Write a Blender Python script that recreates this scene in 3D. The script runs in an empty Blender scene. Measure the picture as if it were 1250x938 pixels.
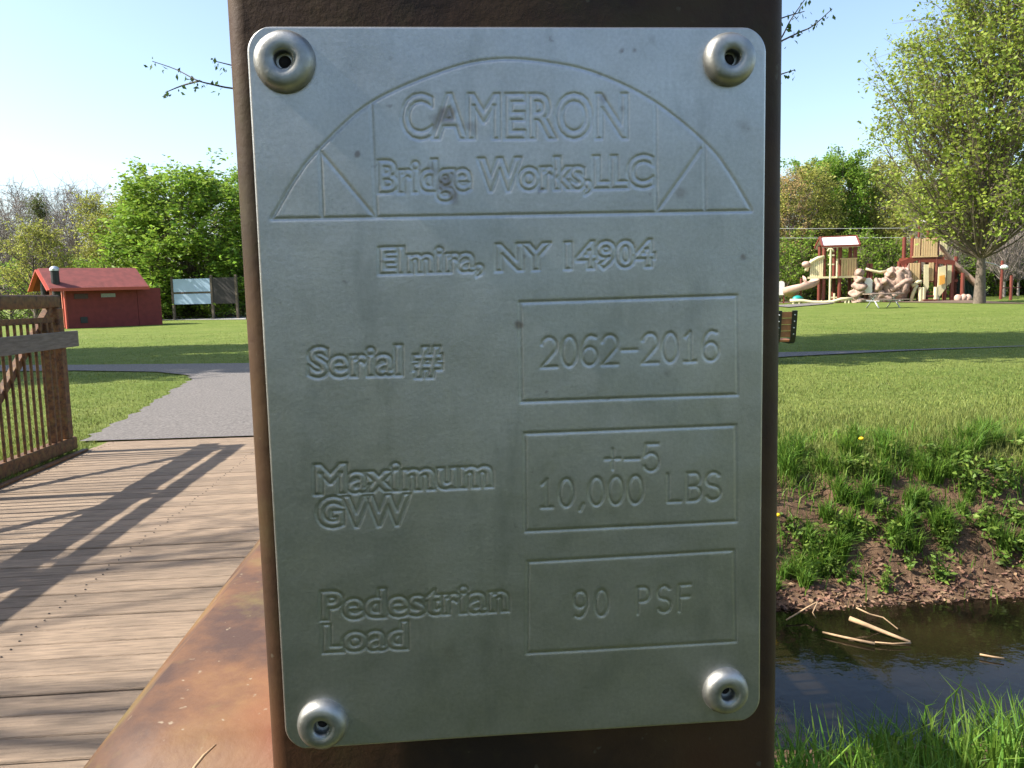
import bpy, math, random
import numpy as np
from mathutils import Vector, Matrix, Euler
R = math.radians
random.seed(5)
SC = bpy.context.scene
COL = SC.collection

# ------------------------------------------------------------------ camera
CAMZ = 1.30
YAW, PITCH, ROLL, FPX = 4.4, 6.9, 1.4, 1000.0
TILT = 0.7            # the bridge falls towards its far end

def cam_axes(yaw, pitch, roll):
    y, p, r = R(yaw), R(pitch), R(roll)
    f = Vector((math.sin(y)*math.cos(p), math.cos(y)*math.cos(p), -math.sin(p)))
    rt = Vector((math.cos(y), -math.sin(y), 0)); up = rt.cross(f)
    rt2 = math.cos(r)*rt - math.sin(r)*up
    return rt2, rt2.cross(f), f
RT, UP, FW = cam_axes(YAW, PITCH, ROLL)
cam = bpy.data.cameras.new('camera'); camo = bpy.data.objects.new('camera', cam); COL.objects.link(camo)
cam.sensor_width = 36.0; cam.lens = 36.0*FPX/1250.0; cam.clip_start = 0.01; cam.clip_end = 5000
m = Matrix((RT, UP, -FW)).transposed().to_4x4(); m.translation = (0, 0, CAMZ)
camo.matrix_world = m
SC.camera = camo

# ------------------------------------------------------------------ sky, sun, exposure
SUN_EL, SUN_AZ = 42.5, -91.0      # azimuth clockwise from +Y
w = bpy.data.worlds.new('World'); SC.world = w; w.use_nodes = True
nt = w.node_tree; nt.nodes.clear()
sky = nt.nodes.new('ShaderNodeTexSky'); sky.sky_type = 'NISHITA'; sky.sun_disc = False
sky.sun_elevation = R(SUN_EL); sky.sun_rotation = R(SUN_AZ)
sky.air_density = 1.0; sky.dust_density = 1.6; sky.ozone_density = 1.0
bg = nt.nodes.new('ShaderNodeBackground'); bg.inputs[1].default_value = 0.125
out = nt.nodes.new('ShaderNodeOutputWorld')
nt.links.new(sky.outputs[0], bg.inputs[0]); nt.links.new(bg.outputs[0], out.inputs[0])
sl = bpy.data.lights.new('sun', 'SUN'); sl.energy = 4.6; sl.angle = R(0.53); sl.color = (1.0, .94, .84)
so = bpy.data.objects.new('sun', sl); COL.objects.link(so)
SUNV = Vector((math.sin(R(SUN_AZ))*math.cos(R(SUN_EL)), math.cos(R(SUN_AZ))*math.cos(R(SUN_EL)), math.sin(R(SUN_EL))))
so.rotation_euler = SUNV.to_track_quat('Z', 'Y').to_euler()
SC.view_settings.view_transform = 'Standard'; SC.view_settings.look = 'None'
SC.view_settings.exposure = 1.2; SC.view_settings.gamma = 1.0
SC.view_settings.use_curve_mapping = False
SC.render.film_transparent = False
try: SC.cycles.max_bounces = 6; SC.cycles.transparent_max_bounces = 6
except Exception: pass

# ------------------------------------------------------------------ pixel rays (photograph 1250 x 938)
def ray(px, py, local=False):
    a = cam_axes(YAW, PITCH-TILT, ROLL) if local else (RT, UP, FW)
    return (a[0]*(px-625)/FPX + a[1]*(469-py)/FPX + a[2])
def at(px, py, Y, local=False):
    d = ray(px, py, local); return Vector((0, 0, CAMZ)) + d*(Y/d.y)
def lawn_z(Y): return -0.10 - 0.0085*(max(Y, 8)-8) if Y < 60 else -0.542
def ground_at(px, py):
    d = ray(px, py); Y = 20.0
    for _ in range(30):
        t = (lawn_z(Y)-CAMZ)/d.z; Y = d.y*t
    return Vector((d.x*t, Y, lawn_z(Y)))

# ------------------------------------------------------------------ materials
def rgb(c): return (c[0], c[1], c[2], 1)
def mat(name, col, rough=.6, var=.25, scale=20., bump=0., bscale=None, metal=0., col2=None, rnd=0., trans=0., detail=4., island=0., spec=.5, stretch=None):
    M = bpy.data.materials.new(name); M.use_nodes = True
    n = M.node_tree.nodes; L = M.node_tree.links
    p = n['Principled BSDF']; p.inputs['Roughness'].default_value = rough; p.inputs['Metallic'].default_value = metal
    p.inputs['Specular IOR Level'].default_value = spec
    tc = n.new('ShaderNodeTexCoord'); vec = tc.outputs['Object']
    if stretch:
        mp = n.new('ShaderNodeMapping'); mp.inputs['Scale'].default_value = stretch; L.new(vec, mp.inputs[0]); vec = mp.outputs[0]
    if rnd:
        oi = n.new('ShaderNodeObjectInfo'); ad = n.new('ShaderNodeVectorMath'); ad.operation = 'ADD'
        ml = n.new('ShaderNodeMath'); ml.operation = 'MULTIPLY'; ml.inputs[1].default_value = 37.
        L.new(oi.outputs['Random'], ml.inputs[0]); L.new(vec, ad.inputs[0]); L.new(ml.outputs[0], ad.inputs[1]); vec = ad.outputs[0]
    nz = n.new('ShaderNodeTexNoise'); nz.inputs['Scale'].default_value = scale; nz.inputs['Detail'].default_value = detail
    L.new(vec, nz.inputs['Vector'])
    cr = n.new('ShaderNodeValToRGB'); cr.color_ramp.elements[0].position = .3; cr.color_ramp.elements[1].position = .7
    c1 = [x*(1-var) for x in col]; c2 = col2 if col2 else [min(1, x*(1+var)) for x in col]
    cr.color_ramp.elements[0].color = rgb(c1); cr.color_ramp.elements[1].color = rgb(c2)
    L.new(nz.outputs[0], cr.inputs[0]); src = cr.outputs[0]
    if rnd or island:
        hs = n.new('ShaderNodeHueSaturation'); L.new(src, hs.inputs['Color'])
        mr = n.new('ShaderNodeMapRange'); amt = island or rnd
        mr.inputs['To Min'].default_value = 1-amt; mr.inputs['To Max'].default_value = 1+amt
        if island:
            g = n.new('ShaderNodeNewGeometry'); L.new(g.outputs['Random Per Island'], mr.inputs['Value'])
            mh = n.new('ShaderNodeMapRange'); mh.inputs['To Min'].default_value = .5-.05*island; mh.inputs['To Max'].default_value = .5+.05*island
            mm = n.new('ShaderNodeMath'); mm.operation = 'FRACT'; m7 = n.new('ShaderNodeMath'); m7.operation = 'MULTIPLY'; m7.inputs[1].default_value = 7.31
            L.new(g.outputs['Random Per Island'], m7.inputs[0]); L.new(m7.outputs[0], mm.inputs[0]); L.new(mm.outputs[0], mh.inputs['Value']); L.new(mh.outputs[0], hs.inputs['Hue'])
        else: L.new(oi.outputs['Random'], mr.inputs['Value'])
        L.new(mr.outputs[0], hs.inputs['Value']); src = hs.outputs[0]
    L.new(src, p.inputs['Base Color'])
    if bump:
        nb = n.new('ShaderNodeTexNoise'); nb.inputs['Scale'].default_value = bscale or scale*3; nb.inputs['Detail'].default_value = 5; L.new(vec, nb.inputs['Vector'])
        b = n.new('ShaderNodeBump'); b.inputs['Strength'].default_value = bump; b.inputs['Distance'].default_value = .02
        L.new(nb.outputs[0], b.inputs['Height']); L.new(b.outputs[0], p.inputs['Normal'])
    if trans:
        t = n.new('ShaderNodeBsdfTranslucent'); mx = n.new('ShaderNodeMixShader'); mx.inputs[0].default_value = trans
        L.new(src, t.inputs['Color']); L.new(p.outputs[0], mx.inputs[1]); L.new(t.outputs[0], mx.inputs[2])
        o = n['Material Output']; L.new(mx.outputs[0], o.inputs[0])
    return M

def rust_material(name='weathered_rust_steel', k=1.0):
    M = bpy.data.materials.new(name); M.use_nodes = True
    n = M.node_tree.nodes; L = M.node_tree.links; p = n['Principled BSDF']
    tc = n.new('ShaderNodeTexCoord')
    def noise(s, d=5, r=.6):
        z = n.new('ShaderNodeTexNoise'); z.inputs['Scale'].default_value = s; z.inputs['Detail'].default_value = d; z.inputs['Roughness'].default_value = r
        L.new(tc.outputs['Object'], z.inputs['Vector']); return z.outputs[0]
    r1 = n.new('ShaderNodeValToRGB'); e = r1.color_ramp.elements
    e[0].position = .34; e[0].color = rgb((.062*k, .029*k, .019*k)); e[1].position = .66; e[1].color = rgb((.235*k, .125*k, .045*k))
    x = e.new(.5); x.color = rgb((.150*k, .068*k, .029*k))
    L.new(noise(26, 6, .62), r1.inputs[0])
    r2 = n.new('ShaderNodeValToRGB'); r2.color_ramp.elements[0].position = .57; r2.color_ramp.elements[0].color = (0, 0, 0, 1); r2.color_ramp.elements[1].position = .70; r2.color_ramp.elements[1].color = (1, 1, 1, 1)
    L.new(noise(13, 3), r2.inputs[0])
    mx = n.new('ShaderNodeMix'); mx.data_type = 'RGBA'; mx.inputs['B'].default_value = rgb((.19*k, .062*k, .026*k))
    L.new(r2.outputs[0], mx.inputs['Factor']); L.new(r1.outputs[0], mx.inputs['A'])
    r3 = n.new('ShaderNodeValToRGB'); r3.color_ramp.elements[0].position = .69; r3.color_ramp.elements[0].color = (0, 0, 0, 1); r3.color_ramp.elements[1].position = .74; r3.color_ramp.elements[1].color = (.75, .75, .75, 1)
    L.new(noise(300, 2), r3.inputs[0])
    mx2 = n.new('ShaderNodeMix'); mx2.data_type = 'RGBA'; mx2.inputs['B'].default_value = rgb((.30*k, .24*k, .165*k))
    L.new(r3.outputs[0], mx2.inputs['Factor']); L.new(mx.outputs['Result'], mx2.inputs['A'])
    r4 = n.new('ShaderNodeValToRGB'); r4.color_ramp.elements[0].position = .52; r4.color_ramp.elements[0].color = (0, 0, 0, 1); r4.color_ramp.elements[1].position = .66; r4.color_ramp.elements[1].color = (.8, .8, .8, 1)
    z4 = n.new('ShaderNodeTexNoise'); z4.inputs['Scale'].default_value = 19; z4.inputs['Detail'].default_value = 7; z4.inputs['Roughness'].default_value = .7
    of = n.new('ShaderNodeVectorMath'); of.operation = 'ADD'; of.inputs[1].default_value = (3.1, 7.7, 1.3); L.new(tc.outputs['Object'], of.inputs[0]); L.new(of.outputs[0], z4.inputs['Vector']); L.new(z4.outputs[0], r4.inputs[0])
    mx3 = n.new('ShaderNodeMix'); mx3.data_type = 'RGBA'; mx3.inputs['B'].default_value = rgb((.155*k, .115*k, .036*k)); L.new(r4.outputs[0], mx3.inputs['Factor']); L.new(mx2.outputs['Result'], mx3.inputs['A'])
    L.new(mx3.outputs['Result'], p.inputs['Base Color'])
    p.inputs['Roughness'].default_value = .62; p.inputs['Specular IOR Level'].default_value = .35
    b = n.new('ShaderNodeBump'); b.inputs['Strength'].default_value = .3; b.inputs['Distance'].default_value = .0010
    L.new(noise(120, 6, .65), b.inputs['Height']); L.new(b.outputs[0], p.inputs['Normal'])
    return M

def plate_material():
    M = bpy.data.materials.new('brushed_aluminium'); M.use_nodes = True
    n = M.node_tree.nodes; L = M.node_tree.links; p = n['Principled BSDF']
    tc = n.new('ShaderNodeTexCoord')
    def noise(s, d=5, r=.6, st=None):
        z = n.new('ShaderNodeTexNoise'); z.inputs['Scale'].default_value = s; z.inputs['Detail'].default_value = d; z.inputs['Roughness'].default_value = r
        v = tc.outputs['Object']
        if st: mp = n.new('ShaderNodeMapping'); mp.inputs['Scale'].default_value = st; L.new(v, mp.inputs[0]); v = mp.outputs[0]
        L.new(v, z.inputs['Vector']); return z.outputs[0]
    def ramp(src, a, b, ca, cb):
        r = n.new('ShaderNodeValToRGB'); r.color_ramp.elements[0].position = a; r.color_ramp.elements[1].position = b
        r.color_ramp.elements[0].color = ca; r.color_ramp.elements[1].color = cb; L.new(src, r.inputs[0]); return r.outputs[0]
    def mix(f, A, B, blend='MIX'):
        x = n.new('ShaderNodeMix'); x.data_type = 'RGBA'; x.blend_type = blend
        if hasattr(f, 'name'): L.new(f, x.inputs['Factor'])
        else: x.inputs['Factor'].default_value = f
        for s, k in ((A, 'A'), (B, 'B')):
            if hasattr(s, 'name'): L.new(s, x.inputs[k])
            else: x.inputs[k].default_value = s
        return x.outputs['Result']
    base = ramp(noise(45, 6, .7), .3, .7, (.425, .425, .418, 1), (.55, .545, .53, 1))
    speck = ramp(noise(1500, 2, .5), .3, .75, (.92, .92, .92, 1), (1.06, 1.06, 1.06, 1))
    c = mix(1.0, base, speck, 'MULTIPLY')
    smear = ramp(noise(95, 4, .7, (1, 1, .35)), .54, .72, (0, 0, 0, 1), (.6, .6, .6, 1))
    c = mix(smear, c, (.33, .335, .325, 1))
    dark = ramp(noise(330, 3, .5), .69, .76, (0, 0, 0, 1), (.4, .4, .4, 1))
    c = mix(dark, c, (.14, .11, .10, 1))
    at_ = n.new('ShaderNodeAttribute'); at_.attribute_name = 'stain'
    c = mix(at_.outputs['Fac'], c, (.17, .12, .10, 1))
    L.new(c, p.inputs['Base Color']); p.inputs['Metallic'].default_value = 1.0
    rr = n.new('ShaderNodeMapRange'); rr.inputs['To Min'].default_value = .36; rr.inputs['To Max'].default_value = .50
    L.new(noise(60, 5, .7), rr.inputs['Value']); L.new(rr.outputs[0], p.inputs['Roughness'])
    b = n.new('ShaderNodeBump'); b.inputs['Strength'].default_value = .07; b.inputs['Distance'].default_value = .0006
    L.new(noise(900, 4, .7), b.inputs['Height'])
    b2 = n.new('ShaderNodeBump'); b2.inputs['Strength'].default_value = .25; b2.inputs['Distance'].default_value = .002
    L.new(noise(28, 3, .5), b2.inputs['Height']); L.new(b2.outputs[0], b.inputs['Normal']); L.new(b.outputs[0], p.inputs['Normal'])
    return M

def ground_material():
    M = bpy.data.materials.new('lawn_and_soil'); M.use_nodes = True
    n = M.node_tree.nodes; L = M.node_tree.links; p = n['Principled BSDF']
    tc = n.new('ShaderNodeTexCoord')
    def noise(s, d=5, r=.6):
        z = n.new('ShaderNodeTexNoise'); z.inputs['Scale'].default_value = s; z.inputs['Detail'].default_value = d; z.inputs['Roughness'].default_value = r
        L.new(tc.outputs['Object'], z.inputs['Vector']); return z.outputs[0]
    def ramp(src, a, b, ca, cb):
        r = n.new('ShaderNodeValToRGB'); r.color_ramp.elements[0].position = a; r.color_ramp.elements[1].position = b
        r.color_ramp.elements[0].color = ca; r.color_ramp.elements[1].color = cb; L.new(src, r.inputs[0]); return r.outputs[0]
    def mix(f, A, B, blend='MIX'):
        x = n.new('ShaderNodeMix'); x.data_type = 'RGBA'; x.blend_type = blend
        if hasattr(f, 'name'): L.new(f, x.inputs['Factor'])
        else: x.inputs['Factor'].default_value = f
        for s, k in ((A, 'A'), (B, 'B')):
            if hasattr(s, 'name'): L.new(s, x.inputs[k])
            else: x.inputs[k].default_value = s
        return x.outputs['Result']
    g = ramp(noise(.35, 6, .7), .3, .7, (.122, .180, .034, 1), (.185, .222, .060, 1))
    g = mix(1., g, ramp(noise(1.6, 5, .8), .3, .7, (.72, .80, .62, 1), (1.22, 1.12, 1.25, 1)), 'MULTIPLY')
    g = mix(1., g, ramp(noise(9, 6, .75), .25, .75, (.55, .6, .5, 1), (1.25, 1.2, 1.2, 1)), 'MULTIPLY')
    s = ramp(noise(5, 6, .7), .3, .7, (.085, .052, .032, 1), (.215, .135, .085, 1))
    a = n.new('ShaderNodeAttribute'); a.attribute_name = 'soil'
    L.new(mix(a.outputs['Fac'], g, s), p.inputs['Base Color']); p.inputs['Roughness'].default_value = .9; p.inputs['Specular IOR Level'].default_value = .1
    b = n.new('ShaderNodeBump'); b.inputs['Strength'].default_value = .8; b.inputs['Distance'].default_value = .05
    L.new(noise(14, 6, .8), b.inputs['Height']); L.new(b.outputs[0], p.inputs['Normal'])
    return M

RUST = rust_material(k=.86)
SHADED_RUST = rust_material('shaded_rust_steel', .33)  # darkened rust steel copy: shade on the plate post put into its colour
MT = dict(
    plank=mat('weathered_plank', (.262, .190, .130), .85, .28, 7, .5, 60, rnd=.16, stretch=(1.2, 9, 9)),
    rub=mat('grey_timber', (.17, .145, .115), .85, .25, 8, .4, 50, stretch=(9, 1, 9)),
    rivet=mat('rivet_aluminium', (.38, .38, .365), .50, .25, 300, .03, 900, metal=1.),
    hole=mat('dark_hole', (.02, .014, .012), .9),
    screw=mat('dark_screw', (.04, .03, .025), .6),
    gravel=mat('gravel', (.17, .153, .142), .95, .42, 38, .9, 110, detail=9),
    water=None,
    red=mat('red_painted_wall', (.20, .030, .026), .75, .14, 4), roofred=mat('red_shingle', (.18, .040, .033), .8, .22, 3, .3, 30),
    redtrim=mat('red_trim', (.46, .075, .045), .6, .1), redpale=mat('pale_orange_door', (.56, .20, .12), .6, .1),
    black=mat('black_pipe', (.014, .014, .016), .45), silver=mat('silver_cap', (.55, .57, .6), .35, .1, metal=.8),
    grille=mat('grey_grille', (.30, .29, .27), .6), darkgrille=mat('dark_grille', (.07, .03, .028), .6),
    postwood=mat('brown_post_wood', (.105, .08, .055), .85, .3, 12, .3), darkboard=mat('dark_board', (.035, .03, .026), .8),
    bluepanel=mat('pale_blue_panel', (.34, .46, .58), .35, .06, 3), concrete=mat('concrete', (.40, .38, .35), .9, .15, 6),
    pgpost=mat('maroon_post', (.17, .040, .026), .45, .1), cream=mat('cream_plastic', (.66, .59, .36), .5, .06, 3),
    tan=mat('tan_plastic', (.56, .40, .21), .5, .08, 3), white=mat('white_panel', (.78, .77, .76), .5, .05, 3),
    pink=mat('pink_tan_plastic', (.46, .31, .245), .6, .18, 2.5), rock=mat('moulded_rock', (.36, .25, .195), .85, .4, 4.5, 1.0, 5),
    teal=mat('teal_plastic', (.01, .26, .24), .4), orange=mat('orange_panel', (.70, .34, .06), .5, .1, 3),
    netdark=mat('dark_green_net', (.02, .045, .04), .7), tablewood=mat('picnic_wood', (.27, .20, .15), .8, .2, 6),
    tube=mat('galvanised_tube', (.45, .46, .46), .45, .1, metal=.6), mulch=mat('mulch', (.13, .085, .055), .95, .35, 3),
    benchslat=mat('bench_slat', (.30, .12, .045), .6, .2, 14), wire=mat('pale_wire', (.7, .72, .7), .5),
    bark=mat('bark', (.135, .105, .078), .9, .3, 9, .6, 22), barkgrey=mat('grey_bark', (.24, .20, .175), .9, .25, 9, .4, 22),
    barkdark=mat('wet_twig', (.055, .042, .036), .9, .3, 9),
    stick=mat('pale_stick', (.42, .28, .16), .8, .25, 20), litter=mat('dead_leaf', (.20, .118, .075), .9, .3, 3, island=.45, trans=.15),
    yellow=mat('dandelion_yellow', (.85, .55, .01), .6, .1), weld=RUST,
)
def leafmat(name, c, isl=.35, tr=.48): return mat(name, c, .55, .2, 1.1, island=isl, trans=tr, spec=.25)
LEAF = dict(green=leafmat('fresh_green_leaf', (.215, .330, .042)), yg=leafmat('yellow_green_leaf', (.33, .345, .075)),
            olive=leafmat('olive_leaf', (.12, .15, .042)), peach=leafmat('peach_bud', (.56, .40, .17)), deep=leafmat('deep_green_leaf', (.195, .320, .040)),
            dark=leafmat('dark_twig_leaf', (.055, .10, .022)), maple=leafmat('spring_maple_leaf', (.275, .345, .055)),
            bud=leafmat('grey_brown_bud', (.26, .215, .16)))
GRASS = leafmat('grass_blade', (.185, .220, .055), .35, .3); TUFT = leafmat('lush_grass_blade', (.115, .215, .026), .4, .35)
WEED = leafmat('weed_leaf', (.135, .215, .034), .35, .3)
def water_mat():
    M = bpy.data.materials.new('creek_water'); M.use_nodes = True
    n = M.node_tree.nodes; L = M.node_tree.links; p = n['Principled BSDF']
    tc = n.new('ShaderNodeTexCoord'); z = n.new('ShaderNodeTexNoise'); z.inputs['Scale'].default_value = 1.6; z.inputs['Detail'].default_value = 6
    L.new(tc.outputs['Object'], z.inputs['Vector'])
    r = n.new('ShaderNodeValToRGB'); r.color_ramp.elements[0].position = .35; r.color_ramp.elements[1].position = .72
    r.color_ramp.elements[0].color = (.004, .0035, .002, 1); r.color_ramp.elements[1].color = (.018, .013, .006, 1)
    L.new(z.outputs[0], r.inputs[0]); L.new(r.outputs[0], p.inputs['Base Color']); p.inputs['Roughness'].default_value = .04; p.inputs['IOR'].default_value = 1.33
    z2 = n.new('ShaderNodeTexNoise'); z2.inputs['Scale'].default_value = 9; z2.inputs['Detail'].default_value = 3; L.new(tc.outputs['Object'], z2.inputs['Vector'])
    b = n.new('ShaderNodeBump'); b.inputs['Strength'].default_value = .12; b.inputs['Distance'].default_value = .02; L.new(z2.outputs[0], b.inputs['Height']); L.new(b.outputs[0], p.inputs['Normal'])
    return M
MT['water'] = water_mat()

# ------------------------------------------------------------------ mesh helpers
def link(name, me, material, parent=None, smooth=False):
    o = bpy.data.objects.new(name, me); COL.objects.link(o)
    if material and not me.materials: me.materials.append(material)
    if parent: o.parent = parent
    if smooth: me.polygons.foreach_set('use_smooth', [True]*len(me.polygons))
    return o
def tag(o, label=None, cat=None, group=None, kind=None):
    if label: o['label'] = label
    if cat: o['category'] = cat
    if group: o['group'] = group
    if kind: o['kind'] = kind
    return o
def empty(name, loc=(0, 0, 0), rz=0, label=None, cat=None, group=None):
    o = bpy.data.objects.new(name, None); COL.objects.link(o); o.location = loc; o.rotation_euler = (0, 0, rz); o.empty_display_size = .2
    return tag(o, label, cat, group)
class MB:
    def __init__(s): s.v = []; s.f = []
    def add(s, vs, fs):
        k = len(s.v); s.v += [tuple(x) for x in vs]; s.f += [tuple(i+k for i in f) for f in fs]; return s
    def box(s, c, d, M=None, bev=0):
        x, y, z = d[0]/2, d[1]/2, d[2]/2
        if bev:   # chamfer the upright and top edges by rings
            b = bev; prof = [(-z, b), (-z+b, 0), (z-b, 0), (z, b)]; vs = []; fs = []
            for zz, k in prof:
                X, Y = x-k, y-k; c_ = b
                vs += [(-X+c_, -Y, zz), (X-c_, -Y, zz), (X, -Y+c_, zz), (X, Y-c_, zz), (X-c_, Y, zz), (-X+c_, Y, zz), (-X, Y-c_, zz), (-X, -Y+c_, zz)]
            for i in range(3):
                for j in range(8): a = i*8+j; q = i*8+(j+1) % 8; fs.append((a, q, q+8, a+8))
            fs += [tuple(range(7, -1, -1)), tuple(range(24, 32))]
        else:
            vs = [(-x, -y, -z), (x, -y, -z), (x, y, -z), (-x, y, -z), (-x, -y, z), (x, -y, z), (x, y, z), (-x, y, z)]
            fs = [(3, 2, 1, 0), (4, 5, 6, 7), (0, 1, 5, 4), (1, 2, 6, 5), (2, 3, 7, 6), (3, 0, 4, 7)]
        vs = [Vector(v) for v in vs]
        if M: vs = [M @ v for v in vs]
        return s.add([v+Vector(c) for v in vs], fs)
    def bar(s, a, b, w_, h_, up=(0, 0, 1), bev=0):
        a, b = Vector(a), Vector(b); d = b-a; L_ = d.length; d.normalize()
        sx = d.cross(Vector(up));
        if sx.length < 1e-4: sx = d.cross(Vector((0, 1, 0)))
        sx.normalize(); u = sx.cross(d)
        return s.box((a+b)/2, (w_, h_, L_), Matrix((sx, u, d)).transposed(), bev)
    def tube(s, pts, rs, n=8, cap=True):
        pts = [Vector(p) for p in pts]
        if not hasattr(rs, '__len__'): rs = [rs]*len(pts)
        vs = []; fs = []; ref = None
        for i, p in enumerate(pts):
            d = (pts[min(i+1, len(pts)-1)]-pts[max(i-1, 0)]).normalized()
            if ref is None: ref = d.orthogonal().normalized()
            ref = (ref-d*ref.dot(d)).normalized(); q = d.cross(ref)
            for j in range(n):
                a = 2*math.pi*j/n; vs.append(p+(ref*math.cos(a)+q*math.sin(a))*rs[i])
        for i in range(len(pts)-1):
            for j in range(n): a = i*n+j; b = i*n+(j+1) % n; fs.append((a, b, b+n, a+n))
        if cap: fs += [tuple(range(n-1, -1, -1)), tuple(range((len(pts)-1)*n, len(pts)*n))]
        return s.add(vs, fs)
    def prism(s, poly, axis0, u, v, d):   # polygon in u,v extruded along d from axis0
        o, u, v, d = Vector(axis0), Vector(u), Vector(v), Vector(d); k = len(poly)
        vs = [o+u*a+v*b for a, b in poly]+[o+u*a+v*b+d for a, b in poly]
        fs = [tuple(range(k-1, -1, -1)), tuple(range(k, 2*k))]+[(i, (i+1) % k, k+(i+1) % k, k+i) for i in range(k)]
        return s.add(vs, fs)
    def lathe(s, prof, c=(0, 0, 0), n=32):
        vs = []; fs = []; c = Vector(c)
        for r, z in prof:
            for j in range(n): a = 2*math.pi*j/n; vs.append(c+Vector((r*math.cos(a), r*math.sin(a), z)))
        for i in range(len(prof)-1):
            for j in range(n): a = i*n+j; b = i*n+(j+1) % n; fs.append((a, b, b+n, a+n))
        return s.add(vs, fs)
    def blob(s, c, r, seed=0, amp=.25, nu=12, nv=8):
        rng = random.Random(seed); c = Vector(c); vs = []; fs = []
        ph = [(rng.uniform(1, 4), rng.uniform(0, 6), rng.uniform(1, 4), rng.uniform(0, 6)) for _ in range(4)]
        for i in range(nv+1):
            t = math.pi*i/nv
            for j in range(nu):
                a = 2*math.pi*j/nu; k = 1+amp*sum(math.sin(p[0]*a+p[1])*0 + math.sin(round(p[0])*a+p[1])*math.sin(p[2]*t+p[3]) for p in ph)/2*math.sin(t)
                vs.append(c+Vector((r[0]*k*math.sin(t)*math.cos(a), r[1]*k*math.sin(t)*math.sin(a), r[2]*k*math.cos(t))))
        for i in range(nv):
            for j in range(nu): a = i*nu+j; b = i*nu+(j+1) % nu; fs.append((a, a+nu, b+nu, b))
        return s.add(vs, fs)
    def mesh(s, name):
        me = bpy.data.meshes.new(name); me.from_pydata(s.v, [], s.f); me.validate(); me.update(); return me
    def build(s, name, material, parent=None, smooth=False): return link(name, s.mesh(name), material, parent, smooth)
def np_mesh(name, V, F):
    V = np.asarray(V, np.float32); F = np.asarray(F, np.int32); k = F.shape[1]
    me = bpy.data.meshes.new(name); me.vertices.add(len(V)); me.vertices.foreach_set('co', V.ravel())
    me.loops.add(F.size); me.loops.foreach_set('vertex_index', F.ravel())
    me.polygons.add(len(F)); me.polygons.foreach_set('loop_start', np.arange(len(F), dtype=np.int32)*k)
    me.update(calc_edges=True); return me
def hsm(o): o.data.polygons.foreach_set('use_smooth', [True]*len(o.data.polygons)); return o

# ================================================================== GROUND
def vnoise(x, y, s, seed=0):
    x = np.asarray(x)/s; y = np.asarray(y)/s
    xi = np.floor(x).astype(np.int64); yi = np.floor(y).astype(np.int64); fx = x-xi; fy = y-yi
    fx = fx*fx*(3-2*fx); fy = fy*fy*(3-2*fy)
    def h(a, b):
        k = (a*374761393+b*668265263+seed*144665) & 0x7fffffff; k = ((k ^ (k >> 13))*1274126177) & 0x7fffffff
        return ((k ^ (k >> 16)) & 0xffff)/65535.
    return (h(xi, yi)*(1-fx)+h(xi+1, yi)*fx)*(1-fy)+(h(xi, yi+1)*(1-fx)+h(xi+1, yi+1)*fx)*fy
WATER_Z = -0.95
def sstep(a, b, x): t = np.clip((x-a)/(b-a), 0, 1); return t*t*(3-2*t)
def gz(X, Y):
    X = np.asarray(X, float); Y = np.asarray(Y, float)
    lawn = np.where(Y < 60, -0.10-0.0085*(np.maximum(Y, 8)-8), -0.542)
    edge = 6.35+.45*(vnoise(X, Y*0, 1.3, 3)-.5)+.25*(vnoise(X, Y*0, .45, 4)-.5)
    foot = 5.10+.25*(vnoise(X, Y*0, .9, 7)-.5)
    t = np.clip((Y-foot)/(edge-foot), 0, 1)
    prof = np.where(t < .3, .18*t/.3, np.where(t < .72, .18+.62*(t-.3)/.42, .80+.20*(t-.72)/.28))
    z = WATER_Z-.02+(lawn-WATER_Z+.02)*prof
    rough = (vnoise(X, Y, .35, 1)-.5)*.16+(vnoise(X, Y, .12, 2)-.5)*.06
    z = np.where((Y > foot) & (t < 1), z+rough*np.sin(np.clip(t, 0, 1)*math.pi), z)
    bed = WATER_Z-.02-.45*sstep(foot, foot-.7, Y)
    z = np.where(Y <= foot, bed, z)
    near = 3.75+.3*(vnoise(X, Y*0, .8, 9)-.5)
    nz = WATER_Z-.02+.40*sstep(near, near-1.4, Y)+.40*sstep(near-1.3, near-4.0, Y)
    z = np.where(Y < near+.0, np.maximum(nz, WATER_Z-.02)+(vnoise(X, Y, .4, 5)-.5)*.06, np.where(Y < near+.7, np.minimum(z, WATER_Z-.02-.4*sstep(near, near+.6, Y)), z))
    return z
def gzp(x, y): return float(gz(x, y))
xs = np.concatenate([[-1500, -600, -300, -150, -90, -60, -40], np.arange(-30, -8, 1.), np.arange(-8, 1, .25), np.arange(1, 9, .06), np.arange(9, 30, .7), [32, 40, 60, 90, 150, 300, 600, 1500]])
ys = np.concatenate([[-1500, -500, -200, -90, -50, -30, -20, -14, -10, -7, -5], np.arange(-4, 2.4, .4), np.arange(2.4, 7.2, .05), np.arange(7.2, 12, .25), np.arange(12, 60, 1.), [60, 66, 75, 90, 120, 200, 400, 800, 1500]])
GX, GY = np.meshgrid(xs, ys); GZ = gz(GX, GY)
V = np.stack([GX, GY, GZ], -1).reshape(-1, 3); nx, ny = len(xs), len(ys)
I = np.arange(nx*ny).reshape(ny, nx); F = np.stack([I[:-1, :-1], I[:-1, 1:], I[1:, 1:], I[1:, :-1]], -1).reshape(-1, 4)
me = np_mesh('ground', V, F)
soil = sstep(.30, .62, vnoise(GX, GY, .8, 11)*.55+vnoise(GX, GY, .25, 12)*.45-.02+.55*sstep(6.25, 5.6, GY)+.35*sstep(1.5, 4.5, GX)*sstep(6.4, 6.0, GY)-.1)*sstep(6.6, 6.2, GY)
soil = np.clip(np.where(GY < 5.28, 1, soil), 0, 1)*np.where(GY < 2.8, .3, 1)
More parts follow.
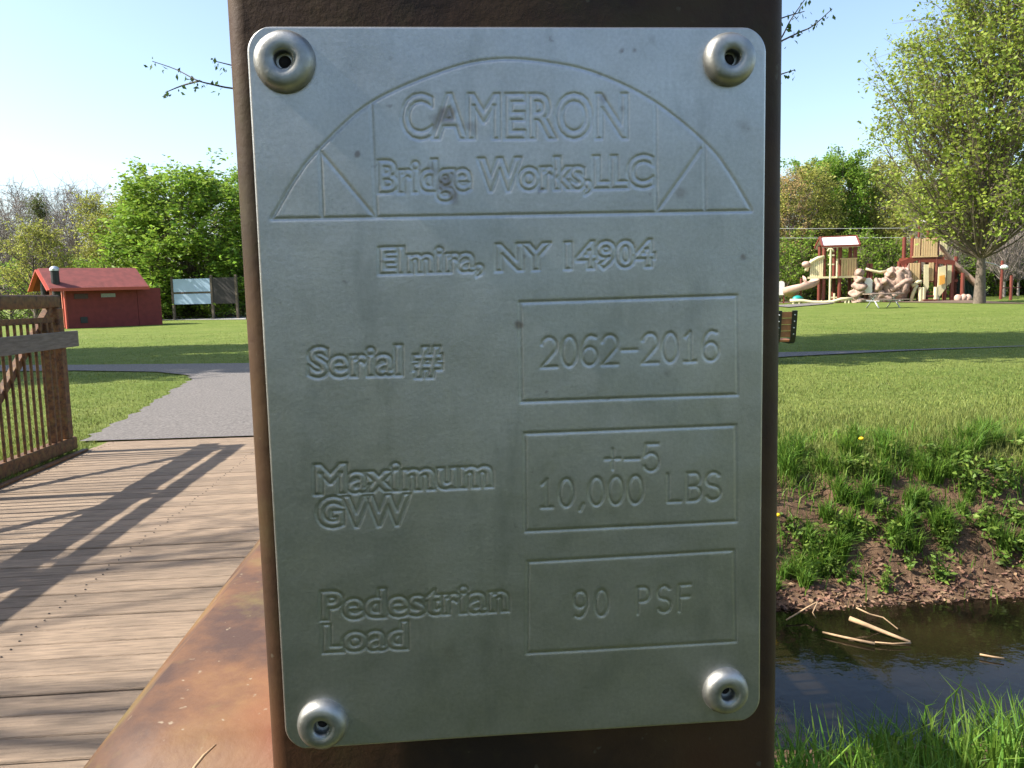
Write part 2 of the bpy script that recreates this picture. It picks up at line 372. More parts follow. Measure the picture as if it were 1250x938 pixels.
a = me.attributes.new('soil', 'FLOAT', 'POINT'); a.data.foreach_set('value', soil.ravel().astype(np.float32))
g = tag(link('ground', me, ground_material(), smooth=True), 'green mown lawn falling to a bare soil creek bank', kind='structure')

mb = MB(); mb.add([(-60, 2.2, WATER_Z), (60, 2.2, WATER_Z), (60, 6.2, WATER_Z), (-60, 6.2, WATER_Z)], [(0, 1, 2, 3)])
tag(mb.build('creek_water', MT['water']), 'still dark brown creek water', kind='structure')

# gravel path
def poly_sheet(name, pts, material, dz, label, step=None):
    import bmesh
    bm = bmesh.new(); vs = [bm.verts.new((x, y, 0)) for x, y in pts]; f = bm.faces.new(vs)
    bmesh.ops.triangulate(bm, faces=[f])
    for _ in range(3): bmesh.ops.subdivide_edges(bm, edges=bm.edges[:], cuts=1)
    for v in bm.verts: v.co.z = lawn_z(v.co.y)+dz
    bm.normal_update(); me_ = bpy.data.meshes.new(name); bm.to_mesh(me_); bm.free()
    return tag(link(name, me_, material), label, kind='structure')
def g2(px, py): p = ground_at(px, py); return (p.x, p.y)
L1 = [g2(*p) for p in ((150, 515), (187, 493), (216, 475), (236, 464), (228, 459), (190, 455), (90, 453.5), (-160, 456.5))]
L2 = [g2(*p) for p in ((-160, 447.5), (90, 446.5), (300, 444.5))]
L2 += [(0, 16.6), (4.5, 16.1), (6.2, 15.7), (9, 15.36), (14, 15.5), (14, 15.44), (9, 15.16), (6.4, 14.7), (4.6, 14.2), (2.4, 12.4), (.9, 10.2), (.25, 8.6), (.1, 7.9)]
edge0 = []
base = [g2(96, 541), g2(124, 527)]+L1
for i in range(len(base)-1):     # ragged left edge
    (x0, y0), (x1, y1) = base[i], base[i+1]; n_ = max(1, int(math.hypot(x1-x0, y1-y0)/.13)) if i < 6 else 2
    for k in range(n_):
        t = k/n_; j = .05 if 0 < k and i < 6 else 0
        edge0.append((x0+(x1-x0)*t+random.uniform(-j, j), y0+(y1-y0)*t+random.uniform(-j, j)))
edge0.append(base[-1])
poly_sheet('gravel_path', edge0+L2, MT['gravel'], .018, 'pale grey gravel path leading off the bridge end')
# playground mulch bed and its approach path
mul = [g2(*p) for p in ((940, 371), (985, 369.5), (1060, 369), (1160, 370.5), (1260, 371.5))]
mul += [(mul[-1][0]+5, mul[-1][1]+14), (mul[0][0]-1, mul[0][1]+12)]
poly_sheet('mulch_bed', mul, MT['mulch'], .03, 'brown mulch bed under the play structure')
poly_sheet('playground_path', [g2(*p) for p in ((962, 376), (1010, 372), (1020, 370.4), (1000, 370.4), (940, 374))], MT['gravel'], .05, 'grey path reaching the mulch bed')

# ================================================================== BRIDGE
def bridge_frame(o):
    o.rotation_euler = (R(-TILT), 0, 0); o.location = Matrix.Rotation(R(-TILT), 3, 'X') @ Vector((0, 0, -CAMZ)) + Vector((0, 0, CAMZ)); return o
def lc(px, py, Y): return at(px, py, Y, True)
bridge = bridge_frame(empty('footbridge', label='rust brown steel truss footbridge with grey plank deck', cat='footbridge'))
YF = .1574; PL, PR = -.0382, .0664     # post front face, post sides
PXC = (PL+PR)/2; CHX = -.015; CH0 = .1605; CH_TOP = CAMZ-.0925; LX = -3.42
DECK_END = 8.15
# deck
DK = MB(); 
for x in (-3.15, -2.2, -1.2, -.25): DK.box((x, 4.1, -.14), (.08, 8.0, .18))
deck = DK.build('deck', RUST, bridge)
pm = MB().box((0, 0, 0), (3.13, .1365, .045), bev=.004).mesh('plank')
pm.materials.append(MT['plank'])
y = .12; prng = random.Random(3)
while y < DECK_END-.06:
    p = link('plank', pm, None, deck); p.location = (-1.72+prng.uniform(-.012, .012), y, -.0225+prng.uniform(-.0025, .0025))
    p.rotation_euler = (R(prng.uniform(-.5, .5)), R(prng.uniform(-.08, .08)), R(prng.uniform(-.12, .12)))
    y += .1425
sc_ = MB(); y = .12
while y < DECK_END-.06:
    for x in (-3.2, -1.72, -.22):
        for dy in (-.03, .035): sc_.lathe([(.0001, .003), (.004, .0026), (.005, 0)], (x+prng.uniform(-.02, .02), y+dy, .0015), 6)
    y += .1425
tag(sc_.build('screw_heads', MT['screw'], bridge), kind='stuff')
MB().box((-1.72, DECK_END+.03, -.03), (3.16, .05, .05), bev=.004).build('end_sill', RUST, bridge)
# one side truss
def truss(X, ctop, inner, chordw, chordh, y0, y1, posts, is_left):
    MB().box((X, (y0+y1)/2, ctop-chordh/2), (chordw, y1-y0, chordh), bev=.012).build('top_chord', RUST, bridge, True)
    MB().box((X, (y0+y1)/2, .075), (.10, y1-y0+.1, .115), bev=.01).build('bottom_chord', RUST, bridge)
    MB().box((X+inner*.002, (y0+y1)/2, ctop-.215), (.03, y1-y0, .05), bev=.004).build('upper_rail', RUST, bridge)
    rr = MB().box((X+inner*.085, (y0+y1)/2+.04, ctop-.39), (.04, y1-y0+.14, .14), bev=.004).build('rub_rail', MT['rub'], bridge)
    MB().box((X+inner*.135, (y0+y1)/2, .012), (.05, y1-y0, .02), bev=.002).build('toe_angle', RUST, bridge)
    for k, yy in enumerate(posts):
        MB().bar((X, yy, .133), (X, yy, ctop-chordh+.002), .1, .1, up=(0, 1, 0), bev=.008).build('post', RUST, bridge)
    for a_, b_ in zip(posts[:-1], posts[1:]):
        MB().bar((X-.012, a_+.08, .13), (X-.012, b_-.08, ctop-chordh), .06, .06, up=(1, 0, 0), bev=.006).build('diagonal_brace', RUST, bridge)
    pk = MB().box((0, 0, 0), (.019, .019, ctop-.235-.13), bev=.002).mesh('picket'); pk.materials.append(RUST)
    yy = y0+.06
    while yy < y1-.02:
        if min(abs(yy-q) for q in posts) > .07:
            o = link('picket', pk, None, bridge); o.location = (X+inner*.028, yy, (ctop-.235+.13)/2+.002)
        yy += .102
truss(LX, 1.40, 1, .052, .115, .25, 7.56, [.3, 2.2, 4.0, 5.75, 7.49], True)
truss(CHX, CH_TOP, -1, .142, .125, CH0, 7.6, [.3, 2.2, 4.0, 5.8, 7.5], False)
# extra flat bars clustered at the far left end post
for dy in (-.16, -.25): MB().box((LX+.02, 7.49+dy, .65), (.05, .035, 1.03), bev=.004).build('stiffener_bar', RUST, bridge)
# the upright that carries the plate: rounded square tube
def rounded_tube(cx, cy, s, r, z0, z1, n=6):
    pts = []
    for q, (sx, sy) in enumerate(((1, 1), (-1, 1), (-1, -1), (1, -1))):
        for k in range(n+1):
            a_ = math.pi/2*q+math.pi/2*k/n; pts.append((cx+sx*(s/2-r)+r*math.cos(a_), cy+sy*(s/2-r)+r*math.sin(a_)))
    k = len(pts); vs = []; zs = [z0+(z1-z0)*i/12 for i in range(13)]
    for z_ in zs: vs += [(x_, y_, z_) for x_, y_ in pts]
    fs = [(i*k+j, i*k+(j+1) % k, (i+1)*k+(j+1) % k, (i+1)*k+j) for i in range(12) for j in range(k)]+[tuple(range(12*k, 13*k)), tuple(range(k-1, -1, -1))]
    return MB().add(vs, fs)
PS = PR-PL
rounded_tube(PXC, YF+PS/2, PS, .0035, .14, CAMZ+.42).build('plate_post', SHADED_RUST, bridge, True)
# weld bead round its foot
wp = []; rw = []   # left side, back and a little of the front corners
wr = random.Random(8)
for k in range(70):
    a_ = R(-150)-R(225)*k/69; c, s = math.cos(a_), math.sin(a_); q = (PS/2+.0025)/max(abs(c), abs(s))*(1 if max(abs(c), abs(s)) > .8 else .985)
    wp.append((PXC+q*c, YF+PS/2+q*s, CH_TOP+.002)); rw.append((.0020+wr.uniform(-.0005, .0007))*min(1, .15+k/6, .15+(69-k)/6))
MB().tube(wp, rw, 8, False).build('weld_bead', RUST, bridge, True)
gl = [lc(px, py, Y_) for px, py, Y_ in ((262, 893, .166), (247, 908, .162), (236, 925, .158), (229, 945, .154))]
for p_ in gl: p_.z = CH_TOP+.001
tag(MB().tube(gl, [.0002, .00034, .00034, .0002], 6).build('dry_straw', MT['stick'], None, True), 'thin dry grass stem lying on the rusty chord beside the plate post', 'grass stem').matrix_world = bridge.matrix_basis.copy()

# ================================================================== NAME PLATE
YP = YF-.0040                     # front surface of the plate
def pp(px, py, Y_=YP):
    p_ = at(px, py, Y_, True); return np.array((p_.x, p_.z-CAMZ))
c4 = [pp(*q) for q in ((303, 33), (932, 32), (346, 914), (931, 881))]
PC = sum(c4)/4
ex = ((c4[1]-c4[0])+(c4[3]-c4[2])); PROT = math.atan2(ex[1], ex[0]); 
PW = (np.linalg.norm(c4[1]-c4[0])+np.linalg.norm(c4[3]-c4[2]))/2; PH = (np.linalg.norm(c4[0]-c4[2])+np.linalg.norm(c4[1]-c4[3]))/2
# plate rotation mean of horizontal and vertical edges
ev = ((c4[0]-c4[2])+(c4[1]-c4[3])); PROT = (PROT+math.atan2(-ev[0], ev[1]))/2
# bilinear map from pixels to the true rectangle
def solveH(src, dst):
    A = []
    for (x, y), (u, v) in zip(src, dst):
        A.append([x, y, 1, 0, 0, 0, -u*x, -u*y, -u]); A.append([0, 0, 0, x, y, 1, -v*x, -v*y, -v])
    return np.linalg.svd(np.array(A, float))[2][-1].reshape(3, 3)
HM = solveH(((303, 33), (932, 32), (346, 914), (931, 881)), ((-PW/2, PH/2), (PW/2, PH/2), (-PW/2, -PH/2), (PW/2, -PH/2)))
def p2(pts):
    pts = np.asarray(pts, float); q = np.c_[pts, np.ones(len(pts))] @ HM.T; return q[:, :2]/q[:, 2:]
STEP = .00016
NX, NY = int(PW/STEP), int(PH/STEP)
DIST = np.full((NY+1, NX+1), 1.0, np.float32); DIST2 = DIST.copy()
def stamp(D, polyline, closed=False, maxd=.0012):
    P = p2(polyline)
    if closed: P = np.vstack([P, P[:1]])
    for a_, b_ in zip(P[:-1], P[1:]):
        lo = np.minimum(a_, b_)-maxd; hi = np.maximum(a_, b_)+maxd
        i0 = max(0, int((lo[0]+PW/2)/PW*NX)); i1 = min(NX, int((hi[0]+PW/2)/PW*NX)+1)
        j0 = max(0, int((lo[1]+PH/2)/PH*NY)); j1 = min(NY, int((hi[1]+PH/2)/PH*NY)+1)
        if i1 <= i0 or j1 <= j0: continue
        X = -PW/2+PW*np.arange(i0, i1+1)/NX; Y = -PH/2+PH*np.arange(j0, j1+1)/NY
        X, Y = np.meshgrid(X, Y); d = b_-a_; l2 = max(1e-16, d@d)
        t = np.clip(((X-a_[0])*d[0]+(Y-a_[1])*d[1])/l2, 0, 1)
        q = np.hypot(X-a_[0]-t*d[0], Y-a_[1]-t*d[1])
        D[j0:j1+1, i0:i1+1] = np.minimum(D[j0:j1+1, i0:i1+1], q)
def catmull(P, n=8):
    P = [np.array(p, float) for p in P]; P = [2*P[0]-P[1]]+P+[2*P[-1]-P[-2]]; o = []
    for i in range(1, len(P)-2):
        for k in range(n):
            t = k/n; o.append(.5*(2*P[i]+(P[i+1]-P[i-1])*t+(2*P[i-1]-5*P[i]+4*P[i+1]-P[i+2])*t*t+(3*P[i]-P[i-1]-3*P[i+1]+P[i+2])*t**3))
    return o+[P[-2]]
# logo
stamp(DIST, catmull([(333, 263), (363, 213), (390, 180), (452, 125), (540, 86), (606, 72), (675, 77), (731, 91), (795, 122), (857, 171), (887, 207), (915, 253)]))
for l in (((333, 264), (915, 254)), ((391, 181), (394, 262)), ((453, 126), (459, 262)), ((393, 184), (457, 261)), ((797, 123), (799, 255)), ((857, 173), (858, 253)), ((853, 179), (801, 253))): stamp(DIST, l)
for bx in (((633, 365), (898, 357), (900, 478), (635, 486)), ((639, 525), (898, 516), (900, 634), (640, 645)), ((643, 683), (897, 670), (900, 783), (642, 796))): stamp(DIST, bx, True)
# bold lettering: a groove round every letter's outline
def outlined(txt, x0, x1, yb0, yb1, cap, bold=.0, space=1.0):
    cu = bpy.data.curves.new('lettering', 'FONT'); cu.body = txt; cu.size = 1; cu.offset = bold; cu.space_character = space; cu.resolution_u = 4
    o = bpy.data.objects.new('lettering', cu); COL.objects.link(o); bpy.context.view_layer.update()
    dg = bpy.context.evaluated_depsgraph_get(); me_ = o.evaluated_get(dg).to_mesh()
    vs = np.array([v.co[:2] for v in me_.vertices]); cnt = {}
    for p_ in me_.polygons:
        for e_ in p_.edge_keys: cnt[e_] = cnt.get(e_, 0)+1
    ed = [e_ for e_, c_ in cnt.items() if c_ == 1]
    o.evaluated_get(dg).to_mesh_clear(); bpy.data.objects.remove(o); bpy.data.curves.remove(cu)
    mn = vs[:, 0].min(); mx = vs[:, 0].max(); CAPH = .729
    u = (vs[:, 0]-mn)/(mx-mn); P = np.c_[x0+(x1-x0)*u, yb0+(yb1-yb0)*u-vs[:, 1]/CAPH*cap]
    for a_, b_ in ed: stamp(DIST2, (P[a_], P[b_]))
outlined('CAMERON', 490, 763, 166, 165, 54, .020, 1.02)
outlined('Bridge Works,LLC', 461, 795, 231, 224, 38, .034, .96)
outlined('Elmira, NY 14904', 462, 797, 329, 320, 31, .036, 1.0)
outlined('Serial #', 376, 538, 454, 450, 35, .040, 1.0)
outlined('Maximum', 382, 600, 597, 588, 35, .040, 1.0)
outlined('GVW', 385, 499, 638, 634, 36, .038, 1.0)
outlined('Pedestrian', 389, 620, 752, 742, 34, .040, 1.0)
outlined('Load', 391, 496, 792, 788, 33, .040, 1.0)
# single stroke engraving
def arc(cx, cy, rx, ry, a0, a1, n=14): return [(cx+rx*math.cos(R(a0+(a1-a0)*k/n)), cy+ry*math.sin(R(a0+(a1-a0)*k/n))) for k in range(n+1)]
SF = {'0': [arc(.32, .5, .3, .5, 0, 360, 26)],
      '1': [[(.12, .84), (.32, 1), (.32, 0)], [(.1, 0), (.54, 0)]],
      '2': [arc(.32, .7, .3, .3, 165, -35)+[(.02, 0), (.64, 0)]],
      '5': [[(.58, 1), (.1, 1), (.05, .55)]+arc(.3, .33, .31, .33, 125, -150)],
      '6': [arc(.33, .31, .3, .31, 0, 360, 22), [(.56, .95)]+arc(.38, .45, .36, .55, 80, 195)],
      '9': [arc(.31, .69, .3, .31, 0, 360, 22), [(.08, .05)]+arc(.25, .55, .36, .55, -100, 15)],
      '-': [[(.02, .47), (.6, .47)]], '+': [[(.0, .5), (.6, .5)], [(.3, .85), (.3, .12)]], ',': [[(.2, .06), (.08, -.16)]],
      'L': [[(.05, 1), (.05, 0), (.6, 0)]],
      'B': [[(.05, 0), (.05, 1), (.35, 1)]+arc(.36, .76, .22, .24, 90, -90)+[(.05, .52)], [(.36, .52)]+arc(.36, .26, .26, .26, 90, -90)+[(.05, 0)]],
      'S': [arc(.33, .74, .28, .26, 35, 240)[:-1]+[(.33, .5)]+arc(.33, .25, .3, .25, 70, -150)],
      'P': [[(.05, 0), (.05, 1), (.35, 1)]+arc(.36, .73, .25, .27, 90, -90)+[(.05, .46)]],
      'F': [[(.05, 0), (.05, 1), (.58, 1)], [(.05, .54), (.5, .54)]], ' ': []}
def stroked(txt, x0, x1, yb0, yb1, cap, adv=.82):
    W = sum(.45 if c == ',' else adv for c in txt)-(adv-.64); u = 0
    for c in txt:
        for s_ in SF[c]: stamp(DIST, [(x0+(x1-x0)*(u+a_)/W, yb0+(yb1-yb0)*(u+a_)/W-b_*cap) for a_, b_ in s_])
        u += .45 if c == ',' else adv
stroked('2062-2016', 659, 876, 444, 436, 36)
stroked('+-5', 738, 804, 573, 571, 33, .80)
stroked('10,000 LBS', 657, 880, 616, 607, 34)
stroked('90 PSF', 700, 845, 752, 744, 32, 1.0)
U, Vv = np.meshgrid(np.linspace(-PW/2, PW/2, NX+1), np.linspace(-PH/2, PH/2, NY+1))
Hh = -.00010*np.exp(-(DIST/.00032)**2)-.00010*np.exp(-(DIST2/.00029)**2)
Hh += (vnoise(U+1, Vv+1, .03, 21)-.5)*.00022+(vnoise(U+1, Vv+1, .012, 22)-.5)*.00006
CR = .0046
dy_ = np.abs(Vv)-(PH/2-CR); sh = np.where(dy_ > 0, CR-np.sqrt(np.maximum(0, CR*CR-dy_*dy_)), 0)
Ux = U*(PW/2-sh)/(PW/2)
dedge = np.minimum(np.minimum(PW/2-sh-np.abs(Ux), PH/2-np.abs(Vv)), 9)
Hh -= .0003*np.clip(1-dedge/.00035, 0, 1)**2
Vt = np.stack([Ux, -Hh, Vv], -1).reshape(-1, 3)
I = np.arange((NX+1)*(NY+1)).reshape(NY+1, NX+1)
F = np.stack([I[:-1, :-1], I[:-1, 1:], I[1:, 1:], I[1:, :-1]], -1).reshape(-1, 4)
ring = np.concatenate([I[0, :-1], I[:-1, -1], I[-1, :0:-1], I[:0:-1, 0]])
rb = Vt[ring].copy(); rb[:, 1] = .0019; k0 = len(Vt); n_ = len(ring); j = np.arange(n_)
F = np.concatenate([F, np.stack([ring[(j+1) % n_], ring, k0+j, k0+(j+1) % n_], -1)])
me = np_mesh('name_plate', np.concatenate([Vt, rb]), F)
# stains with a shape of their own
st = np.zeros(U.shape)
for px, py, r_, s_ in ((540, 140, 13, .75), (575, 152, 8, .5), (543, 222, 15, .8), (530, 207, 9, .5), (552, 232, 10, .7), (436, 186, 3, .9), (568, 450, 16, -.0), (731, 90, 5, .8), (757, 62, 3, .9), (772, 60, 3, .8), (793, 47, 6, .45), (632, 392, 4, .9), (905, 308, 4, .8), (812, 452, 5, .4), (735, 118, 5, .6), (758, 130, 4, .5), (548, 790, 12, .2), (905, 150, 8, .35), (830, 231, 7, .45), (598, 210, 6, .4)):
    c_ = p2([(px, py)])[0]; rr_ = r_*.00015; q = np.hypot(Ux-c_[0], Vv-c_[1])/rr_+(vnoise(U+1, Vv+1, .0014, 31)-.5)*1.6
    st = np.maximum(st, .72*s_*np.clip(1.25-q, 0, 1))
a = me.attributes.new('stain', 'FLOAT', 'POINT'); a.data.foreach_set('value', np.concatenate([st.ravel(), np.zeros(n_)]).astype(np.float32))
plate = link('name_plate', me, plate_material(), smooth=True)
tag(plate, 'engraved aluminium name plate riveted to the rusty post', 'name plate')
Mb = bridge.matrix_basis.copy() if False else None
bl = bridge.location; br = Matrix.Rotation(R(-TILT), 4, 'X')
plate.matrix_world = Matrix.Translation(bl) @ br @ Matrix.Translation((PC[0], YP, PC[1]+CAMZ)) @ Matrix.Rotation(-PROT, 4, 'Y')
# rivets
for k, (px, py, r_) in enumerate(((350, 76, 36), (886, 72, 32.5), (391, 880, 32.5), (887, 843, 31))):
    c_ = p2([(px, py)])[0]; q = .000150*r_*1.0
    prof = [(r__*q, z__) for r__, z__ in ((.27, -.0014), (.275, .0012), (.30, .0017), (.36, .00195), (.55, .0021), (.72, .0020), (.83, .00175), (.91, .0013), (.965, .0007), (1., .0001), (.99, -.0009))]
    mb = MB().lathe(prof, n=40); rg = random.Random(k)
    mb.v = [(x_*(1+.02*math.sin(3*math.atan2(y_, x_)+k)), y_*(1+.015*math.sin(2*math.atan2(y_, x_)+2*k)), z_) for x_, y_, z_ in mb.v]
    rv = mb.build('rivet', MT['rivet'], plate, True)
    rv.location = (c_[0], -.0004, c_[1]); rv.rotation_euler = (R(90), 0, 0)
    MB().lathe([(.00001, .0002), (.12*q, .0001), (.2*q, -.0004), (.285*q, -.0006)], n=20).build('rivet_hole', MT['hole'], rv, True)

# ================================================================== TREES
def tubes_np(segs, n):
    if not len(segs): return np.zeros((0, 3)), np.zeros((0, 4), int)
    S = np.array(segs, float); a, b, r0, r1 = S[:, :3], S[:, 3:6], S[:, 6], S[:, 7]
    d = b-a; d /= np.maximum(1e-9, np.linalg.norm(d, axis=1))[:, None]
    ref = np.where(np.abs(d[:, 2:3]) < .9, np.array([[0, 0, 1.]]), np.array([[1., 0, 0]])); u = np.cross(d, ref); u /= np.linalg.norm(u, axis=1)[:, None]; v = np.cross(d, u)
    ang = 2*np.pi*np.arange(n)/n; c = np.cos(ang)[None, :, None]; s = np.sin(ang)[None, :, None]
    ringd = u[:, None]*c+v[:, None]*s
    V = np.concatenate([a[:, None]+ringd*r0[:, None, None], b[:, None]+ringd*r1[:, None, None]], 1).reshape(-1, 3)
    k = np.arange(len(S))[:, None]*2*n; j = np.arange(n)[None]; j1 = (j+1) % n
    return V, np.stack([k+j, k+j1, k+n+j1, k+n+j], -1).reshape(-1, 4)
def leaves_np(C, size, rng, flat=.4, asp=.55):
    n = len(C); a = rng.normal(size=(n, 3)); a[:, 2] = a[:, 2]*flat-.15; a /= np.linalg.norm(a, axis=1)[:, None]
    b = np.cross(a, rng.normal(size=(n, 3))); b /= np.linalg.norm(b, axis=1)[:, None]; nn = np.cross(a, b)
    s = size*rng.uniform(.6, 1.35, (n, 1)); h = a*s*.5; w_ = b*s*asp*.5; up = nn*s*.10
    V = np.stack([C-h, C+w_+up, C+h, C-w_+up], 1).reshape(-1, 3); k = np.arange(n)[:, None]*4
    return V, k+np.arange(4)[None]
def tree_meshes(seed, H, Rr, base=.25, nclump=60, nleaf=110, leaf=.15, tr=.16, up=.8, sig=.55, prof='round', twigs=5, lean=0., outer=.5, leafprob=1., twr=.012, limb=.012):
    rng = np.random.default_rng(seed); segs5 = []; segs3 = []; LP = []
    tp = [np.array([0., 0, -.15])]
    for k in range(1, 9):
        t = k/8; tp.append(np.array([lean*t*H+rng.normal()*.02*H*t, rng.normal()*.02*H*t, t*H*.88]))
    def trunk(z): 
        q = np.clip(z/(H*.88)*8, 0, 7.999); i = int(q); return tp[i]+(tp[i+1]-tp[i])*(q-i)
    def trr(z): return max(.02, tr*(1-z/(H*.95))**1.1)
    for k in range(8):
        r0 = trr(max(0, tp[k][2])); segs5.append([*tp[k], *tp[k+1], r0*(1.3 if k == 0 else 1), trr(tp[k+1][2])])
    for i in range(nclump):
        t = base+(1-base)*rng.uniform(0, 1)**.85; s = (t-base)/(1-base)
        pr = {'round': math.sqrt(max(.02, 1-(2*s-.85)**2/1.35)), 'vase': .35+.75*math.sin(math.pi*min(1, .12+s*.83)), 'cone': 1.02-s*.92, 'col': .75+.25*math.sin(math.pi*s)}[prof]
        pr *= rng.uniform(.82, 1.12); rad = Rr*pr*(outer+(1-outer)*math.sqrt(rng.uniform())); a = rng.uniform(0, 2*math.pi)
        z = t*H*.97; c = trunk(z)*np.array([1, 1, 0])+np.array([rad*math.cos(a), rad*math.sin(a), z])
        zs = float(np.clip(z-up*rad-rng.uniform(0, .08)*H, base*H*.55, H*.85)); s0 = trunk(zs); mid = s0+(c-s0)*np.array([.55, .55, .35])+rng.normal(size=3)*.06*Rr
        r0 = min(trr(zs)*.6, .02+limb*np.linalg.norm(c-s0)*(tr/.16)); P = [s0+(mid-s0)*2*q*(1-q)*1+((c-s0)*q*q if q else 0)*1 if False else (1-q)**2*s0+2*q*(1-q)*mid+q*q*c for q in np.linspace(0, 1, 6)]
        for q in range(5): segs5.append([*P[q], *P[q+1], r0*(1-q/5.5), r0*(1-(q+1)/5.5)])
        for k in range(twigs):
            b0 = P[rng.integers(2, 6)]; e = c+rng.normal(size=3)*sig*np.array([1, 1, .8]); m_ = (b0+e)/2+rng.normal(size=3)*sig*.2
            segs3.append([*b0, *m_, twr*1.3, twr]); segs3.append([*m_, *e, twr, twr*.4])
            for _ in range(2):
                e2 = m_+(e-m_)*rng.uniform()+rng.normal(size=3)*sig*.55; segs3.append([*m_, *e2, twr*.7, twr*.35])
                if rng.uniform() < leafprob: LP.append(np.linspace(m_, e2, 4)[1:])
            if rng.uniform() < leafprob: LP.append(np.linspace(m_, e, 5)[1:])
    V5, F5 = tubes_np(segs5, 7); V3, F3 = tubes_np(segs3, 3)
    wood = np_mesh('trunk', np.concatenate([V5, V3]), np.concatenate([F5, F3+len(V5)]))
    lm = None
    if nleaf and LP:
        LP = np.concatenate(LP); idx = rng.integers(0, len(LP), nclump*nleaf)
        lv, lf = leaves_np(LP[idx]+rng.normal(size=(len(idx), 3))*sig*.24, leaf, rng); lm = np_mesh('crown', lv, lf)
    wood.polygons.foreach_set('use_smooth', [True]*len(wood.polygons))
    return wood, lm
PROTO = {}
def proto(key, bark, leafm, **kw):
    wd, lf = tree_meshes(**kw); wd.materials.append(bark)
    if lf: lf.materials.append(leafm)
    PROTO[key] = (wd, lf, kw['H'], kw['Rr'])
proto('green', MT['bark'], LEAF['green'], seed=1, H=12, Rr=4.6, base=.05, nclump=190, nleaf=200, leaf=.29, sig=.75, tr=.2, prof='col')
proto('deep', MT['bark'], LEAF['deep'], seed=2, H=12, Rr=3.0, base=.08, nclump=100, nleaf=170, leaf=.26, sig=.6, prof='col')
proto('yg', MT['bark'], LEAF['yg'], seed=3, H=10, Rr=3.0, base=.10, nclump=100, nleaf=130, leaf=.21, sig=.6, prof='col')
proto('round', MT['bark'], LEAF['yg'], seed=4, H=6.6, Rr=2.1, base=.12, nclump=60, nleaf=110, leaf=.16, sig=.42)
proto('olive', MT['bark'], LEAF['olive'], seed=5, H=10, Rr=1.6, base=.08, nclump=70, nleaf=70, leaf=.15, sig=.40, prof='cone')
proto('peach', MT['bark'], LEAF['peach'], seed=6, H=12, Rr=2.6, base=.2, nclump=70, nleaf=70, leaf=.15, sig=.5)
proto('bare', MT['barkgrey'], LEAF['bud'], seed=7, H=11.5, Rr=2.6, base=.22, nclump=60, nleaf=7, leaf=.10, sig=.75, tr=.13, prof='vase', twigs=12, up=1.5, twr=.014)
proto('bush', MT['bark'], LEAF['green'], seed=9, H=3.6, Rr=2.1, base=.05, nclump=46, nleaf=90, leaf=.17, sig=.42, tr=.06)
proto('maple', MT['bark'], LEAF['maple'], seed=10, H=17.5, Rr=5.9, base=.25, nclump=200, nleaf=190, leaf=.235, tr=.30, sig=.85, prof='vase', up=.95, twigs=9, leafprob=.88, outer=.35, twr=.015, limb=.0045)
proto('shade', MT['bark'], LEAF['green'], seed=11, H=12, Rr=3.1, base=.36, nclump=170, nleaf=150, leaf=.33, tr=.17, sig=.6)
proto('sparse', MT['bark'], LEAF['dark'], seed=12, H=10, Rr=3.4, base=.36, nclump=26, nleaf=10, leaf=.06, tr=.16, sig=.55, prof='vase', up=1.3, twigs=4, twr=.013)
def tree(name, key, px, Y, H=None, Rr=None, label=None, group=None, rz=None, X=None, cat='tree'):
    wd, lf, h0, r0 = PROTO[key]
    if X is None: X = at(px, 350, Y).x
    o = empty(name, (X, Y, gzp(X, Y)), random.uniform(0, 6.28) if rz is None else rz, label, cat, group)
    s = (H or h0)/h0; sr = (Rr or r0)/r0; o.scale = (sr, sr, s)
    link('trunk', wd, None, o)
    if lf: link('crown', lf, None, o)
    return o
GB = 'trees at the back of the lawn'
# left of the post
tree('broadleaf_tree', 'green', 240, 62, 10.3, 5.5, 'big dense bright green tree behind the pale blue notice board', rz=1.0)
tree('budding_tree', 'yg', 150, 66, 9.4, 2.9, 'yellow-green spring tree between the bare trees and the big green tree', rz=.3)
tree('budding_tree', 'yg', 178, 72, 9.8, 2.9, 'pale yellow-green tree half hidden by the big green tree', rz=2.3)
tree('small_round_tree', 'round', 41, 56, 6.6, 2.05, 'small round yellow-green tree behind the red hut gable')
tree('conifer', 'olive', 57, 74, 10.6, 1.7, 'narrow dull olive tree among the bare trees')
for i, (px, Y, h, r, lb) in enumerate(((12, 76, 11.6, 2.8, 'bare grey tree behind the small round tree'), (36, 82, 12.8, 2.6, 'tall bare grey tree left of the olive tree'), (80, 78, 12.2, 2.5, 'bare grey-brown tree just right of the olive tree'), (98, 72, 11.0, 2.4, 'bare brown twiggy tree above the hut ridge'), (118, 80, 12.2, 2.6, 'bare brown tree beside the yellow-green spring tree'), (-12, 66, 9.6, 2.6, 'dark bare tree left of the small round tree'))):
    tree('bare_tree', 'bare', px, Y, h, r, lb, 'bare trees')
for px, Y, h, r, k, lb in ((108, 62, 4.2, 2.4, 'bush', 'green bush behind the hut roof ridge'), (142, 61, 4.6, 2.3, 'bush', 'green bush behind the far end of the hut roof'), (176, 60, 4.0, 2.2, 'bush', 'green bush above the hut screen wall'), (10, 62, 4.2, 2.6, 'bush', 'low bush behind the bridge railing'), (205, 60, 3.6, 2.2, 'bush', 'low bush beside the pale blue notice board'), (275, 60, 4.4, 2.5, 'bush', 'green bush behind the dark notice board')):
    tree('bush', k, px, Y, h, r, lb, 'bushes at the left back of the lawn', cat='bush')
# behind the post (seen by a step to the side)
for px, k in ((330, 'deep'), (385, 'green'), (450, 'yg'), (520, 'deep'), (590, 'green'), (660, 'yg'), (730, 'deep'), (800, 'green'), (865, 'yg'), (920, 'deep')):
    tree('broadleaf_tree', k, px, random.uniform(66, 76), random.uniform(10.5, 13), None, 'green tree of the wood edge hidden behind the plate post', 'trees behind the plate post')
